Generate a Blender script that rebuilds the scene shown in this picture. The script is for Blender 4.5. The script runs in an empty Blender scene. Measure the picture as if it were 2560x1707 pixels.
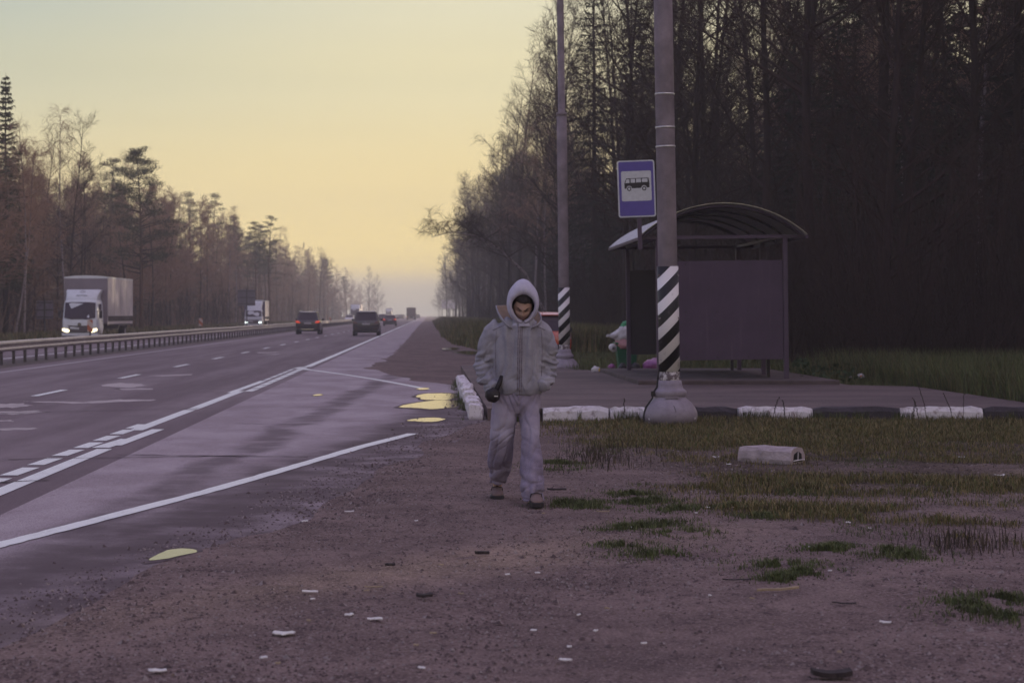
import bpy, bmesh, math, random
import numpy as np
from mathutils import Vector, Matrix, noise
R = math.radians
SC = bpy.context.scene
COL = SC.collection

# ------------------------------------------------------------------ camera
F, VX, VY, H = 5000.0, 1072.0, 786.0, 1.5          # focal length in photo pixels, vanishing point, eye height
cam_d = bpy.data.cameras.new("camera"); cam = bpy.data.objects.new("camera", cam_d); COL.objects.link(cam)
cam.location = (0, 0, H); cam.rotation_euler = (R(90), 0, 0)
cam_d.sensor_width = 36; cam_d.lens = 36 * F / 2560
cam_d.shift_x = (1280 - VX) / 2560; cam_d.shift_y = (VY - 853.5) / 2560
cam_d.clip_start = 0.1; cam_d.clip_end = 6000
cam_d.dof.use_dof = True; cam_d.dof.focus_distance = 18.0; cam_d.dof.aperture_fstop = 5.0
SC.camera = cam

# ------------------------------------------------------------------ sky, sun, exposure
SUN_EL, SUN_AZ = R(7.0), R(38.0)                    # azimuth measured from +Y towards +X
W = bpy.data.worlds.new("World"); SC.world = W; W.use_nodes = True
nt = W.node_tree; nt.nodes.clear()
def wn(t, **k):
    n = nt.nodes.new(t)
    for a, b in k.items(): setattr(n, a, b)
    return n
def lk(a, b): nt.links.new(a, b)
sky = wn('ShaderNodeTexSky', sky_type='NISHITA', sun_disc=False, sun_elevation=SUN_EL, sun_rotation=SUN_AZ,
         air_density=1.2, dust_density=3.0, ozone_density=2.0)
tc = wn('ShaderNodeTexCoord'); sx = wn('ShaderNodeSeparateXYZ'); lk(tc.outputs['Generated'], sx.inputs[0])
mr = wn('ShaderNodeMapRange'); lk(sx.outputs['Z'], mr.inputs[0])
mr.inputs[1].default_value = 0.0; mr.inputs[2].default_value = 0.6
rp = wn('ShaderNodeValToRGB'); lk(mr.outputs[0], rp.inputs[0]); rp.color_ramp.interpolation = 'EASE'
el = rp.color_ramp.elements
SKY = [(0.0, (.52, .51, .43)), (.018, (.60, .55, .41)), (.040, (1.02, .80, .31)), (.10, (.84, .68, .345)), (.20, (.72, .645, .41)),
       (.27, (.68, .64, .46)), (.42, (.62, .57, .56)), (.65, (.57, .49, .59)), (1.0, (.54, .45, .60))]
el[0].position = SKY[0][0]; el[0].color = (*SKY[0][1], 1)
el[1].position = SKY[-1][0]; el[1].color = (*SKY[-1][1], 1)
for p, c in SKY[1:-1]:
    e = el.new(p); e.color = (*c, 1)
# cooler towards the left of the sunrise, where the sky is farther from the sun
ma = wn('ShaderNodeMapRange', interpolation_type='SMOOTHSTEP'); lk(sx.outputs['X'], ma.inputs[0])
ma.inputs[1].default_value = -0.26; ma.inputs[2].default_value = 0.02; ma.inputs[3].default_value = 1.0; ma.inputs[4].default_value = 0.0
mh = wn('ShaderNodeMapRange'); lk(sx.outputs['Z'], mh.inputs[0])
mh.inputs[1].default_value = 0.03; mh.inputs[2].default_value = 0.16
mm = wn('ShaderNodeMath', operation='MULTIPLY'); lk(ma.outputs[0], mm.inputs[0]); lk(mh.outputs[0], mm.inputs[1])
mx = wn('ShaderNodeMix', data_type='RGBA', blend_type='MULTIPLY'); lk(mm.outputs[0], mx.inputs['Factor'])
lk(rp.outputs[0], mx.inputs['A']); mx.inputs['B'].default_value = (.62, .74, .92, 1)
# very faint cloud streaks
mp = wn('ShaderNodeMapping'); lk(tc.outputs['Generated'], mp.inputs[0]); mp.inputs['Scale'].default_value = (6, 6, 60)
nz = wn('ShaderNodeTexNoise'); lk(mp.outputs[0], nz.inputs['Vector']); nz.inputs['Scale'].default_value = 1.2; nz.inputs['Detail'].default_value = 4
mc = wn('ShaderNodeMapRange'); lk(nz.outputs[0], mc.inputs[0]); mc.inputs[1].default_value = .3; mc.inputs[2].default_value = .7
mc.inputs[3].default_value = 9.88; mc.inputs[4].default_value = 10.12
vs = wn('ShaderNodeVectorMath', operation='SCALE'); lk(mx.outputs['Result'], vs.inputs[0]); lk(mc.outputs[0], vs.inputs['Scale'])
mix = wn('ShaderNodeMix', data_type='RGBA'); mix.inputs['Factor'].default_value = 0.08
lk(vs.outputs[0], mix.inputs['A']); lk(sky.outputs[0], mix.inputs['B'])
bg = wn('ShaderNodeBackground'); bg.inputs['Strength'].default_value = 0.1; lk(mix.outputs['Result'], bg.inputs['Color'])
wo = wn('ShaderNodeOutputWorld'); lk(bg.outputs[0], wo.inputs['Surface'])

sd = bpy.data.lights.new("sun", 'SUN'); sun = bpy.data.objects.new("sun", sd); COL.objects.link(sun)
sd.energy = 3.2; sd.angle = R(0.6); sd.color = (1.0, .80, .58)
sdir = Vector((math.sin(SUN_AZ) * math.cos(SUN_EL), math.cos(SUN_AZ) * math.cos(SUN_EL), math.sin(SUN_EL)))
sun.rotation_euler = (-sdir).to_track_quat('-Z', 'Y').to_euler()

SC.view_settings.view_transform = 'Standard'; SC.view_settings.look = 'None'
SC.view_settings.exposure = 0.3; SC.view_settings.gamma = 1.0
SC.cycles.use_denoising = True
SC.cycles.max_bounces = 6; SC.cycles.diffuse_bounces = 3; SC.cycles.glossy_bounces = 3
SC.cycles.transmission_bounces = 4; SC.cycles.transparent_max_bounces = 8; SC.cycles.volume_bounces = 2
SC.cycles.use_adaptive_sampling = True; SC.cycles.adaptive_threshold = 0.015

# ------------------------------------------------------------------ helpers
def at(px, py, z=0.0):
    Y = (H - z) * F / (py - VY); return ((px - VX) / F * Y, Y)
def xat(px, Y): return (px - VX) / F * Y
def zat(py, Y): return H - (py - VY) / F * Y

class MB:
    """collects shapes; build() links them as one mesh object"""
    def __init__(s): s.v = []; s.f = []; s.m = []
    def add(s, vs, fs, mi=0):
        o = len(s.v); s.v += [tuple(p) for p in vs]
        s.f += [tuple(i + o for i in f) for f in fs]; s.m += [mi] * len(fs)
    def box(s, x0, x1, y0, y1, z0, z1, mi=0):
        s.add([(x0,y0,z0),(x1,y0,z0),(x1,y1,z0),(x0,y1,z0),(x0,y0,z1),(x1,y0,z1),(x1,y1,z1),(x0,y1,z1)],
              [(0,3,2,1),(4,5,6,7),(0,1,5,4),(1,2,6,5),(2,3,7,6),(3,0,4,7)], mi)
    def quad(s, a, b, c, d, mi=0): s.add([a, b, c, d], [(0,1,2,3)], mi)
    def hexa(s, bot, top, mi=0):
        s.add(list(bot) + list(top), [(0,3,2,1),(4,5,6,7),(0,1,5,4),(1,2,6,5),(2,3,7,6),(3,0,4,7)], mi)
    def loft(s, rings, caps=True, mi=0, closed=True):
        n = len(rings[0]); vs = [p for r in rings for p in r]; fs = []
        for i in range(len(rings) - 1):
            for j in range(n if closed else n - 1):
                k = (j + 1) % n
                fs.append((i*n+j, i*n+k, (i+1)*n+k, (i+1)*n+j))
        if caps:
            fs.append(tuple(range(n - 1, -1, -1))); fs.append(tuple(range((len(rings)-1)*n, len(rings)*n)))
        s.add(vs, fs, mi)
    def tube(s, pts, rads, n=6, caps=True, mi=0):
        pts = [Vector(p) for p in pts]
        if not hasattr(rads, '__len__'): rads = [rads] * len(pts)
        up = None; rings = []
        for i, p in enumerate(pts):
            d = (pts[min(i+1, len(pts)-1)] - pts[max(i-1, 0)])
            if d.length < 1e-9: d = Vector((0,0,1))
            d.normalize()
            if up is None:
                up = Vector((0,0,1)) if abs(d.z) < .9 else Vector((0,1,0))
            a = d.cross(up)
            if a.length < 1e-6: a = d.orthogonal()
            a.normalize(); b = a.cross(d).normalized(); up = b
            rings.append([p + a * (rads[i] * math.cos(2*math.pi*k/n)) + b * (rads[i] * math.sin(2*math.pi*k/n)) for k in range(n)])
        s.loft(rings, caps, mi)
    def lathe(s, prof, n=24, c=(0,0,0), axis='z', mi=0, caps=True):
        rings = []
        for r, h in prof:
            ring = []
            for k in range(n):
                a = 2*math.pi*k/n; u, v = r*math.cos(a), r*math.sin(a)
                ring.append((c[0]+u, c[1]+v, c[2]+h) if axis == 'z' else (c[0]+h, c[1]+u, c[2]+v) if axis == 'x' else (c[0]+v, c[1]+h, c[2]+u))
            rings.append(ring)
        s.loft(rings, caps, mi)
    def prism(s, poly, y0, y1, mi=0):                # polygon in XZ pulled along Y
        n = len(poly)
        vs = [(x, y0, z) for x, z in poly] + [(x, y1, z) for x, z in poly]
        fs = [tuple(range(n)), tuple(range(2*n-1, n-1, -1))] + [(i, n+i, n+(i+1) % n, (i+1) % n) for i in range(n)]
        s.add(vs, fs, mi)
    def blob(s, c, rx, ry, rz, rng, n=10, m=7, amp=.18, mi=0, sc=2.2, floor=None):
        rings = []
        o = Vector((rng.random()*50, rng.random()*50, rng.random()*50))
        for i in range(m + 1):
            t = -math.pi/2 + math.pi * (i + .02) / (m + .04); ring = []
            for k in range(n):
                a = 2*math.pi*k/n
                d = Vector((math.cos(t)*math.cos(a), math.cos(t)*math.sin(a), math.sin(t)))
                q = 1 + amp * 2 * noise.noise(d * sc + o)
                z = c[2] + d.z*rz*q
                if floor is not None: z = max(z, floor)
                ring.append((c[0]+d.x*rx*q, c[1]+d.y*ry*q, z))
            rings.append(ring)
        s.loft(rings, True, mi)
    def mesh(s, name, mats, smooth=False):
        me = bpy.data.meshes.new(name); me.from_pydata(s.v, [], s.f)
        for m in (mats if isinstance(mats, (list, tuple)) else [mats]): me.materials.append(m)
        me.polygons.foreach_set('material_index', s.m)
        me.polygons.foreach_set('use_smooth', [smooth] * len(s.f)); me.update()
        return me
    def build(s, name, mats, parent=None, smooth=False, bevel=0, weld=False):
        o = bpy.data.objects.new(name, s.mesh(name, mats, smooth)); COL.objects.link(o)
        if parent: o.parent = parent
        if weld:
            bm = bmesh.new(); bm.from_mesh(o.data); bmesh.ops.remove_doubles(bm, verts=bm.verts, dist=1e-4)
            bmesh.ops.recalc_face_normals(bm, faces=bm.faces); bm.to_mesh(o.data); bm.free()
        if bevel:
            b = o.modifiers.new('bevel', 'BEVEL'); b.width = bevel; b.segments = 2; b.limit_method = 'ANGLE'
        return o

def tag(o, label=None, cat=None, group=None, kind=None):
    if label: o['label'] = label
    if cat: o['category'] = cat
    if group: o['group'] = group
    if kind: o['kind'] = kind
    return o
def thing(name, label, cat, loc=(0,0,0), rz=0, group=None):
    o = bpy.data.objects.new(name, None); COL.objects.link(o); o.empty_display_size = .2
    o.location = loc; o.rotation_euler = (0, 0, rz); return tag(o, label, cat, group)
def structure(o): o['kind'] = 'structure'; return o
def copy_tree(root, loc, rz, scale=1.0, label=None, group=None, tilt=(0,0)):
    r = root.copy(); COL.objects.link(r); r.location = loc; r.rotation_euler = (tilt[0], tilt[1], rz)
    r.scale = (scale, scale, scale) if not hasattr(scale, '__len__') else scale
    if label: r['label'] = label
    if group: r['group'] = group
    for ch in list(root.children):
        c = ch.copy(); COL.objects.link(c); c.parent = r
        for g in list(ch.children):
            d = g.copy(); COL.objects.link(d); d.parent = c
    return r
def frac_interp(tab, x):
    if x <= tab[0][0]: return tab[0][1]
    for (a, b), (c, d) in zip(tab, tab[1:]):
        if x <= c: return b + (d - b) * (x - a) / (c - a)
    return tab[-1][1]
def sstep(a, b, x):
    t = min(1, max(0, (x - a) / (b - a))); return t*t*(3 - 2*t)

# ------------------------------------------------------------------ materials
def mat(name, col, rough=.8, var=.25, scale=4, bump=0.0, bscale=60, metal=0.0, spec=.4, col2=None, detail=5, emit=None, estr=0, stretch=None, coat=0, rvar=0, trans=0):
    m = bpy.data.materials.new(name); m.use_nodes = True; t = m.node_tree; N = t.nodes; L = t.links
    b = N['Principled BSDF']; b.inputs['Roughness'].default_value = rough; b.inputs['Metallic'].default_value = metal
    b.inputs['Specular IOR Level'].default_value = spec
    if coat: b.inputs['Coat Weight'].default_value = coat; b.inputs['Coat Roughness'].default_value = .08
    if trans: b.inputs['Transmission Weight'].default_value = trans
    c = N.new('ShaderNodeTexCoord'); src = c.outputs['Object']
    if stretch:
        mp = N.new('ShaderNodeMapping'); L.new(src, mp.inputs[0]); mp.inputs['Scale'].default_value = stretch; src = mp.outputs[0]
    n = N.new('ShaderNodeTexNoise'); L.new(src, n.inputs['Vector']); n.inputs['Scale'].default_value = scale
    n.inputs['Detail'].default_value = detail; n.inputs['Roughness'].default_value = .62
    r = N.new('ShaderNodeValToRGB'); L.new(n.outputs[0], r.inputs[0])
    lo = tuple(x * (1 - var) for x in col); hi = tuple(min(1, x * (1 + var)) for x in col) if col2 is None else col2
    r.color_ramp.elements[0].position = .32; r.color_ramp.elements[1].position = .68
    r.color_ramp.elements[0].color = (*lo, 1); r.color_ramp.elements[1].color = (*hi, 1)
    L.new(r.outputs[0], b.inputs['Base Color'])
    if rvar:
        q = N.new('ShaderNodeMapRange'); L.new(n.outputs[0], q.inputs[0]); q.inputs[1].default_value = .3; q.inputs[2].default_value = .7
        q.inputs[3].default_value = rough - rvar; q.inputs[4].default_value = min(1, rough + rvar); L.new(q.outputs[0], b.inputs['Roughness'])
    if bump:
        n2 = N.new('ShaderNodeTexNoise'); L.new(src, n2.inputs['Vector']); n2.inputs['Scale'].default_value = bscale; n2.inputs['Detail'].default_value = 4
        bp = N.new('ShaderNodeBump'); bp.inputs['Strength'].default_value = bump; bp.inputs['Distance'].default_value = .02
        L.new(n2.outputs[0], bp.inputs['Height']); L.new(bp.outputs[0], b.inputs['Normal'])
    if emit: b.inputs['Emission Color'].default_value = (*emit, 1); b.inputs['Emission Strength'].default_value = estr
    return m

class G:
    """small helper for hand-made node materials"""
    def __init__(s, name):
        s.m = bpy.data.materials.new(name); s.m.use_nodes = True; s.t = s.m.node_tree; s.b = s.t.nodes['Principled BSDF']
        s.pos = s.n('ShaderNodeTexCoord').outputs['Object']
    def n(s, t, **k):
        x = s.t.nodes.new(t)
        for a, b in k.items(): setattr(x, a, b)
        return x
    def set(s, sock, v):
        if hasattr(v, 'is_output'): s.t.links.new(v, sock)
        else: sock.default_value = (*v, 1) if isinstance(v, tuple) and len(v) == 3 and sock.type == 'RGBA' else v
    def noise(s, scale, detail=5, rough=.6, vec=None, stretch=None):
        v = vec or s.pos
        if stretch:
            mp = s.n('ShaderNodeMapping'); s.set(mp.inputs[0], v); mp.inputs['Scale'].default_value = stretch; v = mp.outputs[0]
        x = s.n('ShaderNodeTexNoise'); s.set(x.inputs['Vector'], v); x.inputs['Scale'].default_value = scale
        x.inputs['Detail'].default_value = detail; x.inputs['Roughness'].default_value = rough; return x.outputs[0]
    def rng(s, v, a, b, c=0.0, d=1.0, smooth=True):
        x = s.n('ShaderNodeMapRange'); x.interpolation_type = 'SMOOTHSTEP' if smooth else 'LINEAR'; s.set(x.inputs[0], v)
        for i, q in enumerate((a, b, c, d)): x.inputs[i+1].default_value = q
        return x.outputs[0]
    def math(s, op, a, b=0.0):
        x = s.n('ShaderNodeMath', operation=op); s.set(x.inputs[0], a); s.set(x.inputs[1], b); return x.outputs[0]
    def xyz(s, v=None):
        x = s.n('ShaderNodeSeparateXYZ'); s.set(x.inputs[0], v or s.pos); return x.outputs
    def mix(s, f, a, b, mode='MIX'):
        x = s.n('ShaderNodeMix', data_type='RGBA', blend_type=mode); s.set(x.inputs['Factor'], f)
        for k, q in (('A', a), ('B', b)): s.set(x.inputs[k], (*q, 1) if isinstance(q, tuple) and len(q) == 3 else q)
        return x.outputs['Result']
    def bump(s, h, strength=.5, dist=.02):
        x = s.n('ShaderNodeBump'); x.inputs['Strength'].default_value = strength; x.inputs['Distance'].default_value = dist
        s.set(x.inputs['Height'], h); s.set(s.b.inputs['Normal'], x.outputs[0])
    def done(s, col, rough=.8, spec=.4):
        s.set(s.b.inputs['Base Color'], col); s.set(s.b.inputs['Roughness'], rough); s.b.inputs['Specular IOR Level'].default_value = spec; return s.m

M = {}
# ---- asphalt of the main road: worn lanes, long wheel streaks, fine grain
g = G('road_asphalt')
grain = g.noise(90, 3, .7); broad = g.noise(.5, 4, .6, stretch=(1.6, .08, 1)); mott = g.noise(2.2, 4, .6, stretch=(1, .35, 1))
c = g.mix(g.rng(broad, .35, .65), (.130, .094, .106), (.210, .162, .178))
c = g.mix(g.rng(mott, .4, .75, 0, .45), c, (.100, .072, .082))
c = g.mix(g.rng(grain, .42, .68, 0, .5), c, (.30, .25, .265))
g.bump(grain, .25, .006)
M['road'] = g.done(c, g.rng(broad, .3, .7, .86, .72), .14)
# ---- paler, coarser asphalt of the bus bay with damp tyre bands
g = G('bay_asphalt')
grain = g.noise(70, 3, .75); big = g.noise(.9, 5, .65, stretch=(1, .5, 1)); x, y, z = g.xyz()
c = g.mix(g.rng(big, .35, .65), (.275, .215, .235), (.40, .335, .36))
c = g.mix(g.rng(grain, .45, .66, 0, .55), c, (.50, .45, .48)); c = g.mix(g.rng(grain, .46, .34, 0, .8), c, (.07, .052, .06))
wob = g.math('MULTIPLY', g.math('SUBTRACT', g.noise(.35, 3), .5), .9)
u = g.math('ADD', g.math('SUBTRACT', g.math('ADD', x, 2.95), g.math('MULTIPLY', y, .042)), wob)
band = g.rng(g.math('ABSOLUTE', u), .34, .08)
u2 = g.math('ADD', g.math('SUBTRACT', g.math('ADD', x, 3.35), g.math('MULTIPLY', y, .115)), wob)
band2 = g.rng(g.math('ABSOLUTE', u2), .55, .15)
stain = g.math('MULTIPLY', g.math('MAXIMUM', band, band2), g.rng(g.noise(1.2, 4), .3, .6, .25, 1))
c = g.mix(g.math('MULTIPLY', stain, .75), c, (.095, .068, .078))
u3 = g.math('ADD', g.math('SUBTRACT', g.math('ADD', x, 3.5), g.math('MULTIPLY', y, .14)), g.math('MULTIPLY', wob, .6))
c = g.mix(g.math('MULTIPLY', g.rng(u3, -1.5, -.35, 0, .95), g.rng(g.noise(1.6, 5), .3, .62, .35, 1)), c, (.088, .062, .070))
g.bump(grain, .5, .008)
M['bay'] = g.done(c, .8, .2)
# ---- trodden dirt and gravel
g = G('dirt')
f1 = g.noise(1.1, 6, .65); f2 = g.noise(9, 5, .7, stretch=(1, .55, 1)); f3 = g.noise(55, 3, .7)
c = g.mix(g.rng(f1, .35, .66), (.150, .106, .102), (.245, .178, .166))
f0 = g.noise(.33, 5, .7); c = g.mix(g.rng(f0, .50, .66, 0, .6), c, (.088, .062, .064)); c = g.mix(g.rng(f2, .48, .70, 0, .85), c, (.085, .058, .060))
c = g.mix(g.rng(f3, .53, .66, 0, .75), c, (.38, .30, .28)); c = g.mix(g.rng(f3, .45, .33, 0, .85), c, (.050, .034, .038))
hum = g.n('ShaderNodeAttribute', attribute_name='humus').outputs['Fac']
c = g.mix(g.math('MULTIPLY', hum, g.rng(f2, .3, .6, .6, 1)), c, (.048, .037, .024))
hgt = g.math('ADD', g.math('MULTIPLY', f2, .7), g.math('MULTIPLY', f3, .5)); g.bump(hgt, .9, .05)
M['dirt'] = g.done(c, .95, .15)
# ---- base ground: rough verge, forest floor
M['ground'] = mat('rough_ground', (.055, .045, .032), .95, .5, .6, bump=.5, bscale=8, spec=.1)
M['platform'] = None
g = G('platform_asphalt')
grain = g.noise(60, 3, .7); big = g.noise(.8, 5, .65, stretch=(.4, 1, 1)); crk = g.noise(2.2, 6, .6, stretch=(.35, 1.3, 1))
c = g.mix(g.rng(big, .35, .66), (.085, .060, .062), (.15, .108, .106))
c = g.mix(g.rng(grain, .48, .68, 0, .4), c, (.24, .19, .185)); c = g.mix(g.rng(g.math('ABSOLUTE', g.math('SUBTRACT', crk, .5)), .018, .0, 0, .75), c, (.03, .02, .024))
g.bump(grain, .4, .01)
M['platform'] = g.done(c, .8, .3)
# ---- road paint, worn
def paint(name, base, wear):
    g = G(name); a = g.noise(38, 4, .75); b2 = g.noise(3.5, 5, .7)
    w = g.math('MULTIPLY', g.rng(a, .5, .66), g.rng(b2, .40, .68, .1, 1)); c = g.mix(g.math('MULTIPLY', w, wear), base, (.22, .19, .20))
    c = g.mix(g.rng(b2, .35, .65, 0, .25), c, tuple(q * .8 for q in base)); return g.done(c, .62, .3)
M['paint'] = paint('road_paint', (.80, .83, .80), .75)
M['oldpaint'] = paint('old_road_paint', (.40, .37, .38), .95)
M['patch'] = mat('road_patch', (.42, .365, .36), .75, .2, 2, bump=.2, bscale=80)
M['crack'] = mat('road_crack', (.07, .05, .055), .9, .3, 6)
g = G('puddle_water'); wv = g.noise(3.5, 4); g.bump(wv, .06, .01)
M['water'] = g.done((.03, .028, .026), .015, .5)
M['water'].node_tree.nodes['Principled BSDF'].inputs['IOR'].default_value = 1.33
M['concrete'] = mat('pole_concrete', (.20, .165, .185), .85, .28, 3, bump=.4, bscale=45, detail=8)
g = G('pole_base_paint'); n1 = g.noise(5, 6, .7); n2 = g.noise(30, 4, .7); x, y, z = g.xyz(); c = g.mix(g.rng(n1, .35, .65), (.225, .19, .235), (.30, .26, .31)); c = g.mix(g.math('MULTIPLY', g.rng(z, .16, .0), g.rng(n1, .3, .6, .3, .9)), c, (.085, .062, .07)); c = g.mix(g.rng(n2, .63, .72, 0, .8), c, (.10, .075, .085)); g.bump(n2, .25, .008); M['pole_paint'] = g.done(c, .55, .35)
M['steel'] = mat('galvanised_steel', (.55, .53, .52), .38, .2, 8, metal=.8)
M['dark'] = mat('dark_rubber_and_shade', (.016, .014, .016), .6, .3, 20)
g = G('kerb_white'); n1 = g.noise(7, 7, .72); n2 = g.noise(26, 4, .7); x, y, z = g.xyz()
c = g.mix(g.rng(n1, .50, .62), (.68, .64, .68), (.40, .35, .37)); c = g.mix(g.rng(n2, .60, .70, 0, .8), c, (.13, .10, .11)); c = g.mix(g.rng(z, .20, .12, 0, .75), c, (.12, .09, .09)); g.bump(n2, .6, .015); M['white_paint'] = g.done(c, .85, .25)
M['black_paint'] = mat('kerb_black', (.040, .032, .042), .75, .3, 9, bump=.5, bscale=30, detail=8)
M['shelter'] = mat('shelter_paint', (.064, .039, .072), .55, .08, 2.5, bump=.06, bscale=120)
g = G('shelter_panel'); n1 = g.noise(1.6, 5, .65); st = g.noise(9, 5, .7, stretch=(1, 1, .07)); sp = g.noise(40, 3, .7)
c = g.mix(g.rng(n1, .35, .65), (.058, .035, .066), (.070, .044, .080)); c = g.mix(g.rng(st, .55, .70, 0, .35), c, (.11, .082, .115)); c = g.mix(g.rng(sp, .68, .75, 0, .7), c, (.03, .018, .026)); g.bump(n1, .1, .02); M['panel'] = g.done(c, .55, .3)
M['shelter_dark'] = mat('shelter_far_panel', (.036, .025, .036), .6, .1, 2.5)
M['roof'] = mat('roof_sheet', (.50, .48, .48), .28, .15, 6, metal=.7)
# ================================================================== GROUND, ROAD, PLATFORM
rng = random.Random(7)
def sheet(name, quads, m, z):
    b = MB()
    for q in quads: b.add([(x, y, z) for x, y in q], [(0, 1, 2, 3)])
    return structure(b.build(name, m))
STRIPN = 0
def strip_pts(pts, w, z, b, jitter=0.0, r=rng):
    """flat ribbon along a polyline on the ground"""
    L, Rr = [], []; global STRIPN; STRIPN += 1; z += .00025 * (STRIPN % 8)
    for i, p in enumerate(pts):
        a = Vector(pts[max(i-1, 0)]); c = Vector(pts[min(i+1, len(pts)-1)]); d = (c - a).normalized(); n = Vector((-d.y, d.x))
        ww = w * (1 + r.uniform(-jitter, jitter)) / 2
        L.append((p[0]+n.x*ww, p[1]+n.y*ww, z)); Rr.append((p[0]-n.x*ww, p[1]-n.y*ww, z))
    o = len(b.v); b.v += L + Rr; k = len(pts)
    for i in range(k-1): b.f.append((o+i, o+k+i, o+k+i+1, o+i+1)); b.m.append(0)

sheet('ground', [((-700,-70),(700,-70),(700,1690),(-700,1690))], M['ground'], -.06)
EDGE = [(5,-2.9),(9.8,-2.1),(11.45,-1.86),(14.6,-1.25),(16.5,-1.04),(23.9,-.18),(27,.3),(30,.66),(41,.64),(44,-.3),(50,-1.3),(56,-1.96),(69,-1.69),(110,-1.6),(500,-1.7),(1700,-1.9)]
# main carriageway (two lanes away from the viewer) and the oncoming one
ys = [4,20,40,60,90,130,200,320,520,900,1680]
sheet('road', [((-11.9,a),(-3.2,a),(-3.2,b),(-11.9,b)) for a, b in zip(ys, ys[1:])], M['road'], .004)
sheet('opposite_road', [((-23.2,a),(-13.6,a),(-13.6,b),(-23.2,b)) for a, b in zip(ys, ys[1:])], M['road'], .004)
sheet('median_strip', [((-13.6,a),(-11.9,a),(-11.9,b),(-13.6,b)) for a, b in zip(ys, ys[1:])], mat('median_dirt', (.10,.078,.075), .95, .4, 2, bump=.4, bscale=20), .0)
yb = [4 + i*.8 for i in range(60)] + [56,60,69,80,110,200,400,1680]; yb = sorted(set(yb))
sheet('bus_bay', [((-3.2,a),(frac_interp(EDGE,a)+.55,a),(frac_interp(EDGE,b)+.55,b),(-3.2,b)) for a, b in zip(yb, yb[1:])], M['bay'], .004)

# trodden dirt: a real undulating surface whose edge sinks under the asphalt
def dirt_h(x, y):
    e = frac_interp(EDGE, y); d = x - e + .30 * noise.noise(Vector((x*.9, y*.45, 3))) + .05 * noise.noise(Vector((x*3.1, y*1.6, 9)))
    s = sstep(-.25, .55, d)
    n = noise.noise(Vector((x*.55, y*.4, 1))) * .030 + noise.noise(Vector((x*1.9, y*1.5, 5))) * .012 + noise.noise(Vector((x*5, y*4.2, 8))) * .005
    near = sstep(.0, 1.2, d)
    return -.022 + s * .034 + n * near * near
b = MB(); xs = [-5.2 + i*.085 for i in range(180)]
while xs[-1] < 48: xs.append(xs[-1] + min(1.2, .1 + .06*(xs[-1]-9.5)))
yr = []; y = 5.0
while y < 420: yr.append(y); y += max(.09, .0075 * y)
for yy in yr:
    k = max(1, yy / 40)
    for xx in xs: b.v.append((xx, yy, dirt_h(xx, yy)))
nx = len(xs)
for j in range(len(yr) - 1):
    for i in range(nx - 1):
        if xs[i+1] < frac_interp(EDGE, yr[j]) - 1.0: continue
        b.f.append((j*nx+i, j*nx+i+1, (j+1)*nx+i+1, (j+1)*nx+i)); b.m.append(0)
dv = structure(b.build('dirt_verge', M['dirt'], smooth=True))
def grass_density(x, y):
    """how thickly the dry turf before the kerb grows at x, y"""
    if y > 28.2 or y < 10 or x < .9: return 0.0
    n1 = noise.noise(Vector((x*.55, y*.40, 3))) + .45*noise.noise(Vector((x*1.7, y*1.3, 8))) + .25*noise.noise(Vector((x*5, y*4, 4)))
    a = sstep(1.2, 2.9, x + .5*n1) * sstep(20.8, 23.2, y + .9*n1)
    a *= .55 + .45*sstep(-.5, .0, n1)
    e = frac_interp([(10,6),(11.5,4.2),(12.6,3.2),(14,2.2),(16,1.8),(18.5,2.2),(20,1.5),(22.5,1.4)], y)
    y += 1.1*noise.noise(Vector((x*.45, y*.2, 12))) + .1*x - .4
    band = max(0, 1-((y-17.6)/1.3)**2) + max(0, 1-((y-14.4)/1.7)**2) + .5*max(0, 1-((y-20.6)/1.1)**2)
    m = sstep(e-.2, e+1.0, x + .6*n1) * min(1, .10 + band) * sstep(-.12, .22, n1 + .18*sstep(e, e+2.5, x))
    return max(a, m)
at_ = dv.data.attributes.new('humus', 'FLOAT', 'POINT'); hv = [0.0]*len(dv.data.vertices)
for i, v in enumerate(dv.data.vertices):
    if 9 < v.co.y < 29 and v.co.x > .8:
        dk = sstep(16.5, 18.0, v.co.y)*(1-sstep(22, 23.5, v.co.y))*sstep(1.6, 3.2, v.co.x)*.95
        hv[i] = min(1.0, max(grass_density(v.co.x, v.co.y)*.85, dk*(.5+.5*sstep(-.3,.2,noise.noise(Vector((v.co.x*.8, v.co.y*.7, 6)))))))
at_.data.foreach_set('value', hv)
b = MB()
for i in range(5): b.box(-1.75, 2.2, 420+i*250, 670+i*250, -.05, .003)
structure(b.build('far_shoulder', M['dirt']))

# lane markings
b = MB()
strip_pts([(-11.02, 20), (-11.02, 60), (-11.02, 150), (-11.02, 400), (-11.02, 1600)], .17, .0085, b)
structure(b.build('median_edge_line', M['oldpaint']))
b = MB(); y = 36.6 - 3 * 10.15
while y < 900:
    strip_pts([(-7.22, y), (-7.22, y + 3.05)], .15, .0085, b); y += 10.15
structure(b.build('lane_dash_line', M['paint']))
b = MB(); y = 20
while y < 900:
    strip_pts([(-17.4, y), (-17.4, y + 3.05)], .15, .0085, b); y += 10.15
strip_pts([(-21.9, 20), (-21.9, 1600)], .15, .0085, b); strip_pts([(-14.3, 20), (-14.3, 1600)], .15, .0085, b)
structure(b.build('opposite_lane_lines', M['paint']))
b = MB()                                                   # right edge line: solid pieces and remade dashes
strip_pts([(-3.46, 57.0), (-3.43, 75), (-3.42, 120), (-3.4, 300), (-3.4, 1500)], .2, .0085, b)
strip_pts([(-3.62, 14), (-3.60, 22.2)], .17, .0085, b)
strip_pts([(-3.68, 22.4), (-3.60, 24)], .20, .0085, b); strip_pts([(-3.58, 22.8), (-3.52, 26)], .16, .0085, b)
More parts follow.
